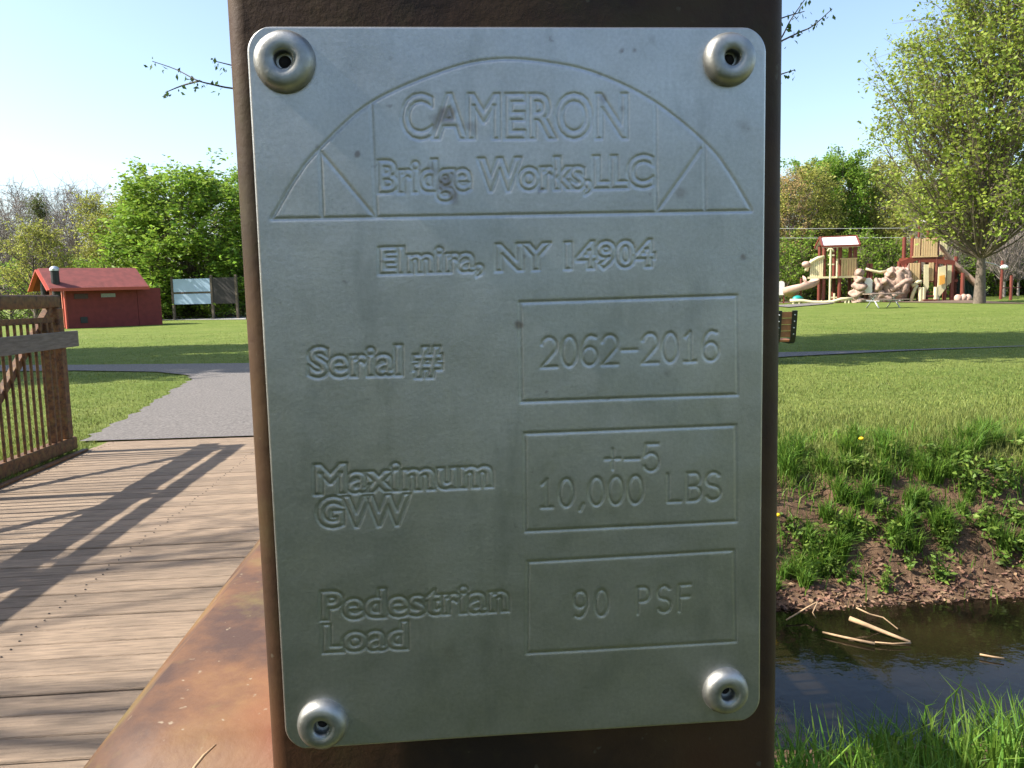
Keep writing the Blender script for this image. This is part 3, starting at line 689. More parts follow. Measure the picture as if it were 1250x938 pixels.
# right of the post
tree('maple_tree', 'maple', 1196, 45, 18.4, 5.4, 'tall spreading spring tree with sparse yellow-green leaves beside the play structure', rz=.6)
for nm, k, px, Y, h, r, lb in (
        ('blossoming_tree', 'peach', 962, 66, 10.8, 1.9, 'peach-brown budding tree next to the plate post'),
        ('broadleaf_tree', 'deep', 996, 74, 12.6, 2.7, 'deep green tree right of the peach-brown tree'),
        ('broadleaf_tree', 'deep', 1024, 70, 12.4, 2.5, 'fresh green tree above the white roof of the play tower'),
        ('budding_tree', 'yg', 974, 68, 11.2, 3.2, 'light green tree behind the spiral slide'),
        ('budding_tree', 'yg', 1054, 72, 12.2, 3.4, 'yellow-green tree between play tower and spreading tree'),
        ('budding_tree', 'yg', 1084, 78, 13.2, 4.0, 'yellow-green tree behind the moulded rock climber'),
        ('budding_tree', 'yg', 1130, 66, 9.8, 3.2, 'yellow-green tree behind the tall play tower'),
        ('budding_tree', 'olive', 1168, 70, 10.5, 3.4, 'olive tree behind the trunk of the spreading tree'),
        ('budding_tree', 'yg', 1212, 68, 10.8, 3.3, 'yellow-green tree right of the spreading tree trunk'),
        ('broadleaf_tree', 'deep', 1245, 72, 11.0, 3.2, 'deep green tree behind the thin pale trunks'),
        ('broadleaf_tree', 'green', 1300, 66, 11.5, 4.2, 'green tree beyond the thin pale trunks'),
        ('broadleaf_tree', 'green', 1400, 62, 11.5, 4.2, 'green tree far right of the play structure')):
    tree(nm, k, px, Y, h, r, lb)
for i, px in enumerate((946, 978, 1012, 1046, 1082, 1120, 1160, 1200, 1240, 1285)):
    tree('bush', 'bush', px, 63+1.5*(i % 3), 4.6+.6*(i % 2), 2.6, 'leafy bush in the hedge behind the play structure', 'hedge bushes behind the play structure', cat='bush')
for px, Y, lb in ((1146, 58, 'thin bare pale-barked tree right of the maroon lamp post'), (1226, 60, 'thin bare tree near the lawn edge'), (1243, 62, 'slender bare tree beyond the spreading tree')):
    tree('bare_tree', 'bare', px, Y, 9.5, 1.9, lb, 'slender bare trees right of the playground')
# shade trees: one hidden behind the post with twigs showing, others left of the frame
shade = tree('shade_tree', 'shade', 0, 16.9, 12.5, 3.3, 'leafy tree by the path, twigs showing beside the plate post', X=.7, rz=.4)
tree('shade_tree', 'shade', 0, 17.2, 13, 3.0, 'shade tree left of the gravel path', 'shade trees left of the path', X=-17.5)
tree('shade_tree', 'shade', 0, 22.6, 12, 2.2, 'shade tree left of the gravel path', 'shade trees left of the path', X=-18)
tree('shade_tree', 'shade', 0, 16.4, 12, 2.6, 'shade tree left of the gravel path', 'shade trees left of the path', X=-23)
tree('overhanging_tree', 'sparse', 0, 2.7, 10.5, 3.2, 'nearly bare tree leaning over the bridge deck', X=-9.2, rz=1.2)
for i, (X, Y) in enumerate(((-22, -24), (-13, -29), (-4, -26), (6, -30), (15, -27), (24, -22), (-11.0, -6.4), (-15.5, -7.5))):  # unseen trees added for what the plate reflects, the nearer two shade the ground
    tree('broadleaf_tree', ('green', 'deep', 'yg')[i % 3], 0, Y, 11 if Y > -10 else 6.5, 4, 'unseen tree added behind the viewpoint to tone the plate reflection', 'unseen added trees behind the viewpoint', X=X)
tree('shade_tree', 'shade', 0, -3.3, 10.5, 2.7, 'unseen leafy tree added to shade the near bridge approach', X=-8.6)  # added out of view so its shadow darkens the ground mirrored in the plate
tree('shade_tree', 'shade', 0, -3.6, 7.5, 2.6, 'unseen low leafy tree added to shade the near bridge approach', X=-4.6)  # second unseen tree added to shade that ground
# overhanging twigs of the shade tree (their own meshes, its parts)
def twig(parent, pts, Y, leaves, rng, lsz=.085):
    W = [at(px, py, Y+.25*math.sin(i*1.7)) for i, (px, py) in enumerate(pts)]
    P = [np.array(p_) for p_ in catmull([np.array(w_) for w_ in W], 4)]
    mw = parent.matrix_basis.inverted() if False else (Matrix.Translation(parent.location) @ Euler(parent.rotation_euler).to_matrix().to_4x4() @ Matrix.Diagonal((*parent.scale, 1))).inverted()
    mb_ = MB().tube([mw @ Vector(p_) for p_ in P], [.016-.011*i/len(P) for i in range(len(P))], 5)
    mb_.build('twig', MT['barkdark'], parent)
    C = []
    for t in leaves:
        p_ = P[min(len(P)-1, int(t*len(P)))]; C += [p_+rng.normal(size=3)*.045+np.array([0, 0, -.05]) for _ in range(3)]
    lv, lf = leaves_np(np.array(C), lsz, rng, 1.6)
    lv = np.array([mw @ Vector(v) for v in lv]); tag(link('twig_leaves', np_mesh('twig_leaves', lv, lf), LEAF['dark'], parent), kind='stuff')
rng = np.random.default_rng(4)
twig(shade, [(330, 112), (283, 108), (258, 103), (240, 98), (215, 85), (186, 75)], 13.5, [.3, .4, .5, .6, .62, .7, .8, .9, .97, .99], rng)
twig(shade, [(244, 99), (222, 105), (202, 113)], 13.6, [.05, .5, .9, .97], rng)
twig(shade, [(310, 90), (290, 82), (263, 75)], 13.2, [.4, .6, .7, .8, .9, .95], rng)
twig(shade, [(920, 90), (951, 51), (965, 25), (985, -4)], 13.4, [.4, .55, .65, .75, .85, .95], rng)
twig(shade, [(948, 53), (975, 40), (992, 32), (1016, 11)], 13.4, [.15, .3, .45, .55, .7, .75, .85, .97], rng)
twig(shade, [(940, 30), (955, 22), (982, 14)], 13.5, [.4, .6, .8, .95], rng)
twig(shade, [(935, 98), (953, 91), (969, 86)], 13.4, [.5, .7, .85, .95], rng)

# ================================================================== RED HUT
C0 = ground_at(84, 401.5); C1 = at(197, 380, C0.y+2.9)
ux = Vector((C1.x-C0.x, C1.y-C0.y, 0)); HL = ux.length; ux.normalize()
hut = empty('red_hut', (C0.x, C0.y, C0.z), math.atan2(ux.y, ux.x), 'dark red park hut with red roof and two black vent pipes', 'hut')
# local: x along long wall, y away from it (to the gable's far side), z up
HW, HH = 3.0, 2.22; ML = HL*.74
MB().box((ML/2, HW/2, HH/2-.05), (ML, HW, HH+.1)).build('wall', MT['red'], hut)
MB().prism([(.02, 0), (HW-.02, 0), (HW/2, .80)], (.03, 0, HH), (0, 1, 0), (0, 0, 1), (ML-.06, 0, 0)).build('gable_wall', MT['red'], hut)
ov = .55; hz = .80*(HW/2+ov)/(HW/2)
rf = MB()
for s in (0, 1):
    ya, yb = (HW/2, -ov) if s == 0 else (HW/2, HW+ov)
    zr, ze = HH+.86, HH+.86-hz
    rf.add([(-.85, ya, zr), (ML+.5, ya, zr), (ML+.5, yb, ze), (-.85, yb, ze), (-.85, ya, zr+.1), (ML+.5, ya, zr+.1), (ML+.5, yb, ze+.1), (-.85, yb, ze+.1)],
           [(3, 2, 1, 0), (4, 5, 6, 7), (0, 1, 5, 4), (1, 2, 6, 5), (2, 3, 7, 6), (3, 0, 4, 7)])
roof = rf.build('roof', MT['roofred'], hut)
for s in (0, 1):
    yb = -ov if s == 0 else HW+ov
    MB().bar((-.88, HW/2, HH+.86), (-.88, yb, HH+.86-hz), .06, .22, up=(1, 0, 0)).build('barge_board', MT['redtrim'], roof)
MB().box((ML/2-.15, -ov-.03, HH+.9-hz), (ML+1.3, .05, .16)).build('fascia', MT['redtrim'], roof)
MB().box(((ML+HL)/2+.02, .05, 1.0), (HL-ML, .1, 2.05)).build('screen_wall', MT['red'], hut)
MB().box((HL-.05, 1.3, 1.0), (.1, 2.4, 2.05)).build('screen_wall', MT['red'], hut)
MB().box((-.03, .12, 1.15), (.09, .24, 2.35)).build('corner_board', MT['redtrim'], hut)
MB().box((-.03, 1.0, 1.1), (.07, .9, 2.1)).build('door', MT['redpale'], hut)
MB().box((-.02, 2.5, 1.2), (.06, 1.3, 2.3)).build('door', MT['redtrim'], hut)
for yy in (.02, HW-.6):
    vp = MB().tube([(-.42, yy, .1), (-.42, yy, 3.0 if yy < 1 else 2.85)], .2, 14).build('vent_pipe', MT['black'], hut)
    MB().lathe([(.24, 0), (.24, .1), (.15, .2), (.001, .24)], (-.42, yy, 3.0 if yy < 1 else 2.85), 14).build('vent_cap', MT['silver'], vp)
MB().box((HL*.15, -.02, 1.66), (HL*.14, .04, .26)).build('grille', MT['darkgrille'], hut)
MB().box((HL*.43, -.02, 1.68), (HL*.15, .04, .20)).build('grille', MT['grille'], hut)
MB().box((HL*.16, -.02, .42), (.34, .04, .32)).build('floor_vent', MT['black'], hut)

# ================================================================== NOTICE BOARDS
kA = ground_at(213.5, 391); kB = ground_at(261, 390); kC = ground_at(290, 389)
kb = empty('notice_board', (kA.x, kA.y, kA.z), math.atan2(kB.y-kA.y, kB.x-kA.x), 'two-bay park notice board with pale blue and dark panels', 'notice board')
kw = (kB-kA).length; kh = kw*1.02
for x_ in (0, kw, kw*1.62): 
    MB().box((x_, 0, kh*.5), (.16, .16, kh+.1), bev=.01).build('post', MT['postwood'], kb)
MB().box((kw/2, -.02, kh*.80), (kw-.17, .06, kh*.30)).build('blue_panel', MT['bluepanel'], kb)
MB().box((kw/2, -.02, kh*.485), (kw-.17, .06, kh*.24)).build('blue_panel', MT['bluepanel'], kb)
MB().box((kw/2, -.02, kh*.63), (kw-.17, .09, .09)).build('crossbar', MT['postwood'], kb)
MB().box((kw*1.31, -.02, kh*.66), (kw*.62-.17, .06, kh*.60)).build('dark_panel', MT['darkboard'], kb)
sl_ = [g2(*p) for p in ((192, 391.5), (300, 390.5), (300, 385), (196, 386))]
poly_sheet('concrete_slab', sl_, MT['concrete'], .03, 'thin concrete slab beside the notice board')
def timber_rail(px0, px1, py, h, label):
    a_, b_ = ground_at(px0, py), ground_at(px1, py); o = empty('timber_rail', a_, 0, label, 'rail'); d = b_-a_
    MB().bar((0, 0, h), (d.x, d.y, d.z+h), .14, .14).build('beam', MT['postwood'], o)
    for t in (.06, .5, .94): MB().box((d.x*t, d.y*t, h/2-.05), (.15, .15, h)).build('leg', MT['postwood'], o)
timber_rail(196, 252, 387.5, .62, 'low timber rail behind the pale blue notice board'); timber_rail(256, 300, 386.5, .66, 'low timber rail behind the dark notice board')

# ================================================================== PLAYGROUND
PGY = 55.0; K = PGY/1000*1.03
O = ground_at(1060, 366.8); O = Vector((at(1060, 350, PGY).x, PGY, gzp(0, PGY)))
def W(px, py, d=0.): return Vector(((px-1060)*K, d, max(0, (367-py)*K)))
PR_ = R(-4)   # faces a little to the sunny side
pg = empty('play_structure', O, PR_-R(12), 'large maroon, cream and tan play structure with white roofs and slides', 'play structure')
def pst(px, y0, y1, d=0, w_=.13, m_='pgpost', nm='post', n=10): MB().tube([W(px, y0, d), W(px, y1, d)], w_*.55, n).build(nm, MT[m_], pg)
def slats(x0, x1, y0, y1, d, m_, step=2.2, nm='panel_slat', th=.06):
    k = max(1, round((x1-x0)/step)); s = (x1-x0)/k
    for i in range(k):
        a_ = W(x0+s*(i+.06), y1, d); b_ = W(x0+s*(i+.90), y0, d)
        MB().box((a_+b_)/2, (b_.x-a_.x, th, abs(b_.z-a_.z)), bev=.012).build(nm, MT[m_], pg)
def hb(x0, y0, x1, y1, d, w_, h_, m_, nm): MB().bar(W(x0, y0, d), W(x1, y1, d), w_, h_).build(nm, MT[m_], pg)
# left tower
for px, d in ((1008, 0), (1026.5, 0), (1044, 0), (1008.5, 2.0), (1026, 2.0), (1045, 2.0)): pst(px, 368, 296, d, .24)
MB().box(W(1026, 336, 1.0), (2.2, 2.1, .14)).build('platform', MT['pgpost'], pg)
ra = W(1004, 298, -.6); rb_ = W(1047, 298, -.6); rc = W(1048, 285.5, 1.0); rd = W(1005.5, 286, 1.0); re = W(1004, 298, 2.6); rg_ = W(1047, 298, 2.6); dn = Vector((0, 0, -.1))
for nm, q in (('roof_panel', (ra, rb_, rc, rd)), ('roof_panel', (rd, rc, rg_, re))):
    MB().add([p+dn for p in q]+[p for p in q], [(3, 2, 1, 0), (4, 5, 6, 7), (0, 1, 5, 4), (1, 2, 6, 5), (2, 3, 7, 6), (3, 0, 4, 7)]).build(nm, MT['white'], pg)
for a_, b_ in ((ra, rb_), (rd, rc), (ra, rd), (rb_, rc), (re, rg_), (rd, re), (rc, rg_)): MB().bar(a_, b_, .12, .14).build('roof_edge', MT['pgpost'], pg)
slats(1027.5, 1045.5, 314, 335, -.12, 'tan', 3.0); slats(991.5, 1007, 312.5, 335.6, -.12, 'cream', 2.1)
hb(1026, 313.5, 1046, 313.5, -.12, .08, .10, 'tan', 'panel_rail'); hb(989, 335.5, 1046, 335.5, -.16, .12, .14, 'cream', 'platform_edge')
MB().tube([W(x_, y_, -.12) for x_, y_ in ((1008, 310.5), (1000, 312), (993, 316), (989, 321), (987, 327))], .13, 8).build('arched_rail', MT['cream'], pg, True)
MB().blob(W(987, 319, -.15), (.33, .25, .22), 2, .1).build('slide_hood', MT['pink'], pg, True)
pst(1013.8, 367, 302, -.6, .13, 'cream', 'climbing_pole'); pst(1022.5, 336, 313, -.3, .13, 'cream', 'climbing_pole'); pst(1019, 367, 355, -.6, .12, 'cream', 'climbing_pole')
MB().tube([W(x_, y_, -.6) for x_, y_ in ((1010, 304), (1011.5, 301.5), (1014, 301), (1016, 302), (1017, 305))], .07, 6).build('pole_hook', MT['cream'], pg, True)
for y_ in (309, 320): hb(1011, y_, 1018, y_, -.6, .09, .09, 'cream', 'rung')
hb(1014, 360, 1022, 360, -.6, .1, .1, 'cream', 'rung')
# spiral slide: trough swept along a helix
def trough(pts, wv, m_, nm, dep=.35):
    mb_ = MB(); P = [Vector(p) for p in pts]; n = len(P); prof = [(-1, 1), (-.85, .25), (-.4, 0), (.4, 0), (.85, .25), (1, 1), (1.12, .95), (.95, .1), (.45, -.16), (-.45, -.16), (-.95, .1), (-1.12, .95)]
    vs = []; fs = []
    for i, p in enumerate(P):
        d = (P[min(n-1, i+1)]-P[max(0, i-1)]); d.z *= .4; d.normalize(); s = d.cross(Vector((0, 0, 1))).normalized()
        vs += [p+s*a_*wv/2+Vector((0, 0, b_*dep)) for a_, b_ in prof]
    k = len(prof)
    for i in range(n-1):
        for j in range(k): a_ = i*k+j; b_ = i*k+(j+1) % k; fs.append((a_, b_, b_+k, a_+k))
    fs += [tuple(range(k-1, -1, -1)), tuple(range((n-1)*k, n*k))]
    return mb_.add(vs, fs).build(nm, MT[m_], pg, True)
c_ = W(984, 350, .3); pts = []
for i in range(23):
    t = i/22; a_ = R(60+ -300*t*1.0-60); pts.append((c_.x-.1+.78*math.cos(a_+.9), .3+.85*math.sin(a_+.9), W(0, 340, 0).z-(W(0, 340, 0).z-.42)*t))
trough(pts, .85, 'pink', 'spiral_slide', .42)
MB().tube([(c_.x-.1, .3, 0), (c_.x-.1, .3, W(0, 336, 0).z)], .07, 8).build('slide_post', MT['pgpost'], pg)
MB().blob(W(976, 361, -.75), (.36, .3, .25), 5, .12).build('turtle_seat', MT['teal'], pg, True)
# balance beams
bm_ = [(966, 362.5), (980, 363), (992, 365), (1005, 365.5), (1015, 365), (1025, 362), (1038, 361.5)]
MB().tube([W(x_, y_, -1.2) for x_, y_ in bm_], .11, 8).build('balance_beam', MT['cream'], pg, True)
for x_ in (970, 977, 1003, 1030, 1034): pst(x_, 368, 363, -1.2, .13, 'cream', 'beam_leg')
# rock stack and rock wall
for i, (px, py, rx, rz_) in enumerate(((1047, 331, 5, 5), (1047.5, 339, 6, 5), (1046, 347.5, 7.5, 6), (1044.5, 356, 8.5, 6), (1045.5, 364, 8, 5))):
    MB().blob(W(px, py, -.55), (rx*K, .55, rz_*K), 10+i, .42, 18, 10).build('rock_stack', MT['rock'], pg, True)
for i, (px, py, rx, rz_) in enumerate(((1070, 360, 9, 9), (1079, 352, 10, 13), (1087, 341, 10, 16), (1096, 345, 9, 19), (1090, 358, 12, 10), (1102, 340, 5, 14), (1069, 347, 6, 9), (1083, 333, 5, 5), (1093, 330, 6, 5), (1076, 343, 5, 5), (1099, 352, 6, 6), (1085, 350, 6, 5), (1077, 362, 7, 5))):
    MB().blob(W(px, py, -.4+.12*(i % 3)), (rx*K, .6, rz_*K), 30+i, .38, 22, 14).build('rock_climber', MT['rock'], pg, True)
for px in (1059.5, 1063): pst(px, 368, 320, .1, .2)
MB().tube([W(x_, y_, -.1) for x_, y_ in ((1056, 326), (1064, 329), (1072, 331), (1080, 330))], .1, 7).build('arched_rail', MT['cream'], pg, True)
MB().tube([W(x_, y_, -.95) for x_, y_ in ((1082, 353), (1090, 348), (1098, 342), (1105, 341))], .17, 7).build('climbing_ledge', MT['rock'], pg, True)
# right tower
for px, y1, d in ((1108.5, 288, 0), (1117, 292, 0), (1136, 290, 0), (1109, 288, 2.2), (1136.5, 268, 2.2), (1146, 322, 0), (1154, 322, 0), (1163, 314, 1.0), (1104, 316, .3), (1097, 318, .6), (1163.5, 334, -.4)): pst(px, 368, y1, d, .24)
for px in (1120, 1140): pst(px, 290, 264, 1.0, .14)
slats(1109.5, 1117, 292, 313, -.14, 'tan', 2.4); slats(1118, 1136, 292, 313, -.14, 'tan', 2.5); slats(1141, 1149.5, 292, 312, .4, 'cream', 2.6)
hb(1108, 313.5, 1136.5, 313.5, -.12, .1, .1, 'tan', 'panel_rail')
MB().box(W(1124, 316, 1.1), (2.3, 2.3, .2)).build('platform', MT['pgpost'], pg); MB().box(W(1130, 343, 1.1), (3.4, 2.3, .16)).build('platform', MT['pgpost'], pg)
hb(1096, 321, 1117, 314, -.05, .16, .3, 'pgpost', 'edge_beam'); hb(1117, 317, 1156, 322, -.05, .14, .3, 'pgpost', 'edge_beam')
slats(1105.5, 1117, 321, 343, -.2, 'tan', 3.2); slats(1127, 1133, 321, 343, -.1, 'tan', 3)
for (q, m_, nm, d) in ((((1121, 323), (1126, 323), (1127, 350), (1122, 362), (1120, 362), (1121.5, 345)), 'cream', 'curved_panel', -.3), (((1137, 327), (1145, 325), (1146, 352), (1139, 362), (1136, 362), (1137, 345)), 'cream', 'curved_panel', -.3), (((1147, 324), (1152.5, 324), (1152.5, 345), (1147, 350)), 'cream', 'curved_panel', -.1), (((1138, 337), (1143.5, 336), (1144, 346), (1138, 348)), 'orange', 'picture_panel', -.45), (((1100, 330), (1105, 321), (1105, 343), (1103, 341)), 'pink', 'curved_panel', -.2)):
    b0 = W(0, 367, 0).x
    MB().prism([((x_-1060)*K, (367-y_)*K) for x_, y_ in q], (0, d, 0), (1, 0, 0), (0, 0, 1), (0, .1, 0)).build(nm, MT[m_], pg)
for px in (1115.5, 1119, 1132.5): pst(px, 368, 350, -.8, .26, 'cream', 'handrail_post')
MB().tube([W(x_, y_, -.7) for x_, y_ in ((1106, 348), (1110, 346), (1113, 343.5), (1117, 343.5))], .13, 7).build('handrail', MT['cream'], pg, True)
MB().tube([W(x_, y_, -.7) for x_, y_ in ((1106, 366), (1108, 356), (1112, 347))], .12, 7).build('handrail', MT['cream'], pg, True)
for i in range(3): MB().box(W(1125.5, 365-4.5*i, -1.0+.28*i), (.9, .3, .07)).build('stair_tread', MT['pgpost'], pg)
trough([W(x_, y_, .6) for x_, y_ in ((1140, 305), (1144, 308), (1150, 316), (1158, 326), (1166, 334), (1176, 343), (1184, 352), (1190, 357))], .8, 'pink', 'chute_slide', .35)
# white sail roof
a_, b_, c2, d2 = W(1117, 273, 1), W(1134, 268, -.4), W(1131, 259, 1), W(1146, 262, 2.3)
MB().add([a_, b_, c2, d2, a_-Vector((0, 0, .05)), b_-Vector((0, 0, .05)), c2-Vector((0, 0, .05)), d2-Vector((0, 0, .05))], [(0, 1, 2), (1, 3, 2), (6, 5, 4), (6, 7, 5), (0, 4, 5, 1), (1, 5, 7, 3), (3, 7, 6, 2), (2, 6, 4, 0)]).build('sail_roof', MT['white'], pg)
# dark net climber
for i in range(6):
    hb(1167+4*i, 366, 1165+3.2*i, 334+3*i, .8, .09, .09, 'netdark', 'net_rope'); hb(1164, 338+5*i, 1188, 345+4*i, .85, .09, .09, 'netdark', 'net_rope')
MB().box(W(1177, 354, 1.4), (1.5, .08, 1.1)).build('net_panel', MT['netdark'], pg)
hb(1164, 333, 1190, 345, .8, .14, .14, 'pgpost', 'net_frame')
for px, py in ((1158, 364.5), (1164, 364), (1169, 364.5)): MB().blob(W(px, py, -.6), (.24, .24, .3), px, .15).build('stepping_stone', MT['pink'], pg, True)
# upright rule signs
def rule_sign(px, ytop, ybot, ybase, wpx, label):
    g_ = ground_at(px, ybase); k = g_.y/1000*1.03; o = empty('rule_sign', g_, R(-14), label, 'sign'); h0, h1, w_ = (ybase-ybot)*k, (ybase-ytop)*k, wpx*k
    poly = [(-w_/2, h0+.06), (-w_/2+.06, h0), (w_/2-.06, h0), (w_/2, h0+.06), (w_/2, h1-w_*.35), (w_*.3, h1-w_*.08), (0, h1), (-w_*.3, h1-w_*.08), (-w_/2, h1-w_*.35)]
    MB().prism(poly, (0, 0, 0), (1, 0, 0), (0, 0, 1), (0, .06, 0)).build('board', MT['white'], o)
    for s in (-1, 1): MB().box((s*w_*.42, .1, (h0+h1)*.35), (.09, .09, (h0+h1)*.7)).build('leg', MT['pgpost'], o)
rule_sign(1059.5, 339.5, 358, 369.5, 9, 'white arched sign panel in front of the rock climber'); rule_sign(953.5, 343.5, 360.5, 371, 7.5, 'white arched sign panel next to the plate post')
# picnic table
tg = ground_at(1078, 376.3); pt = empty('picnic_table', tg, R(8), 'brown plank picnic table on bent grey tube legs', 'picnic table')
for i in range(4): MB().box((0, -.3+.2*i, .75), (1.95, .18, .05), bev=.008).build('top_plank', MT['tablewood'], pt)
for s in (-1, 1):
    for q in (0, .16): MB().box((0, s*(.62+q), .44), (1.95, .14, .05), bev=.008).build('seat_plank', MT['tablewood'], pt)
for x_ in (-.62, .62):
    for s in (-1, 1):
        MB().tube([(x_, s*.32, .72), (x_, s*-.05, .5), (x_, s*-.32, .2), (x_, s*-.5, .02)], .035, 7).build('tube_leg', MT['tube'], pt, True)
    MB().tube([(x_, -.74, .40), (x_, -.4, .38), (x_, .4, .38), (x_, .74, .40)], .035, 7).build('seat_support', MT['tube'], pt, True)
# lamp/ball posts and wires
def thin_post(px, ytop, ybase, label, arm):
    g_ = ground_at(px, ybase); k = g_.y/1000*1.03; h = (ybase-ytop)*k; o = empty('play_post', g_, 0, label, 'post')
    MB().tube([(0, 0, 0), (0, 0, h)], .1, 8).build('pole', MT['pgpost'], o)
    if arm:
        MB().tube([(0, 0, h*.82), (-.5, 0, h*.90), (-1.2, 0, h*.97)], .035, 6).build('arm', MT['tube'], o); MB().blob((.05, -.15, h*.83), (.26, .18, .16), 3, .1).build('lamp_head', MT['white'], o)
    else: MB().box((0, 0, h*.5), (1.3, .06, .07)).build('cross_bar', MT['pgpost'], o)
thin_post(1221, 314, 366, 'maroon post with white head right of the spreading tree', True) if False else None
thin_post(1221.5, 318, 365.5, 'maroon post with pale arm right of the spreading tree trunk', True); thin_post(1233.5, 336, 366.5, 'short maroon post with a cross bar near the thin trunks', False)
pwl = Vector((at(760, 350, 64).x, 64, gzp(0, 64))); pwr = Vector((at(1420, 350, 60).x, 60, gzp(0, 60)))
for q, lb in ((pwl, 'wooden utility pole at the wood edge behind the plate post'), (pwr, 'wooden utility pole beyond the thin trunks')):
    o = empty('utility_pole', q, 0, lb, 'utility pole'); MB().tube([(0, 0, -.2), (0, 0, 7.2)], [.16, .11], 10).build('pole', MT['postwood'], o); MB().box((0, 0, 6.2), (.1, 1.4, .1)).build('crossarm', MT['postwood'], o)
for zt, yt, lb in ((0, 279.5, 'upper pale overhead wire behind the play structure'), (0, 291, 'lower pale overhead wire behind the play structure')):
    a_ = at(950, yt, 62); b_ = at(1110, yt-.6, 61); d = (b_-a_); P = []
    for i in range(13):
        t = -1.2+3.6*i/12; p_ = a_+d*t; p_.z += .25*(t-.5)**2*.3; P.append(p_)
    tag(MB().tube(P, .013, 5).build('overhead_wire', MT['wire']), lb, 'wire')
# park bench by the path
bp = ground_at(949, 445.5); bn = empty('park_bench', bp, R(-6), 'brown slatted park bench with black straps by the path beside the plate post', 'bench')
# local: seen from behind, the bench runs along -x from the end that shows past the post, seat towards +y
for i in range(4): MB().box((-.55, -.10+.022*i, .84-.108*i), (1.66, .035, .100), bev=.006).build('back_slat', MT['benchslat'], bn)
for i in range(4): MB().box((-.55, .06+.11*i, .40), (1.66, .098, .035), bev=.006).build('seat_slat', MT['benchslat'], bn)
for x_ in (.235, -.02, -.55, -1.32):
    st_ = MB(); P = [(-.135, .91), (-.08, .58), (-.055, .47), (.0, .385), (.06, .365), (.46, .365)]
    for (a1, b1), (a2, b2) in zip(P[:-1], P[1:]): st_.bar((x_, a1, b1), (x_, a2, b2), .085, .03, up=(0, 1, .3))
    sp = st_.build('strap', MT['black'], bn)
    for i in range(4): MB().blob((x_, -.148+.022*i, .84-.108*i), (.013, .010, .013), i, 0, 6, 4).build('bolt', MT['silver'], sp)
for x_ in (-.02, -1.32):
    for y_ in (.02, .40): MB().bar((x_, y_, 0), (x_, y_, .37), .05, .05).build('leg', MT['black'], bn)

# ================================================================== GRASS AND BANK PLANTS
rng = np.random.default_rng(77)
def in_path(X, Y):
    poly = edge0+L2; inside = np.zeros(X.shape, bool); n = len(poly)
    for i in range(n):
        (x0, y0), (x1, y1) = poly[i], poly[(i+1) % n]
        c = ((y0 > Y) != (y1 > Y)) & (X < (x1-x0)*(Y-y0)/(y1-y0+1e-12)+x0); inside ^= c
    return inside
def blades(X, Y, Z, hgt, wid, rng, bend=.5, seg=1):
    n = len(X); a = rng.uniform(0, 2*np.pi, n); ln = hgt*rng.uniform(.45, 1.25, n); dx = np.cos(a); dy = np.sin(a)
    b = rng.uniform(.1, 1, n)*bend; p = np.stack([X, Y, Z-.005], 1); s = np.stack([-dy, dx, 0*a], 1)*(wid*rng.uniform(.6, 1.3, n))[:, None]*.5
    # side rotates so blades are seen from every side
    a2 = rng.uniform(0, 2*np.pi, n); s = np.stack([np.cos(a2), np.sin(a2), 0*a2], 1)*(wid*rng.uniform(.6, 1.3, n))[:, None]*.5
    if seg == 1:
        tip = p+np.stack([dx*b*ln, dy*b*ln, ln*np.sqrt(np.maximum(.1, 1-b*b))], 1)
        V = np.stack([p-s, p+s, tip], 1).reshape(-1, 3); return V, np.arange(3*n).reshape(n, 3)
    m1 = p+np.stack([dx*b*ln*.22, dy*b*ln*.22, ln*.5], 1); tip = p+np.stack([dx*b*ln, dy*b*ln, ln*(.95-.35*b)], 1)
    V = np.stack([p-s, p+s, m1+s*.8, m1-s*.8, tip], 1).reshape(-1, 3); k = np.arange(n)[:, None]*5
    T = np.concatenate([k+np.array([[0, 1, 2]]), k+np.array([[0, 2, 3]]), k+np.array([[3, 2, 4]])]); return V, T
N = 230000
Yv = 1/rng.uniform(1/38., 1/6.0, N); Xr = rng.uniform(-.78, .88, N); keep = (np.abs(Xr-.08) > .27) | (rng.uniform(size=N) < .3)
Yv, Xr = Yv[keep], Xr[keep]; Xv = Xr*Yv
keep = ~in_path(Xv, Yv) & ~((Xv > -3.34) & (Xv < .2) & (Yv < 8.2)) & ((gz(Xv, Yv) > -.32) | (rng.uniform(size=len(Xv)) < .15))
Xv, Yv = Xv[keep], Yv[keep]
hh = .034+.05*sstep(9, 6.3, Yv)+.04*(vnoise(Xv, Yv, .9, 41) > .6)*sstep(12, 6.5, Yv)
V1, F1 = blades(Xv, Yv, gz(Xv, Yv), hh, .006+.0006*Yv, rng, .75)
tag(link('lawn_grass', np_mesh('lawn_grass', V1, F1), GRASS), 'short mown grass of the lawn', kind='stuff')
# longer grass along the bank lip
n = 16000; X = rng.uniform(-9, 8, n); Y = 6.15+rng.normal(size=n)*.33; k = vnoise(X, Y, .45, 51) > .42; X, Y = X[k], Y[k]; k = ~((X > -3.5) & (X < .2)); X, Y = X[k], Y[k]
V1, F1 = blades(X, Y, gz(X, Y), .17, .009, rng, .7, 2)
tag(link('bank_lip_grass', np_mesh('bank_lip_grass', V1, F1), TUFT), 'longer dark green grass along the top of the creek bank', kind='stuff')
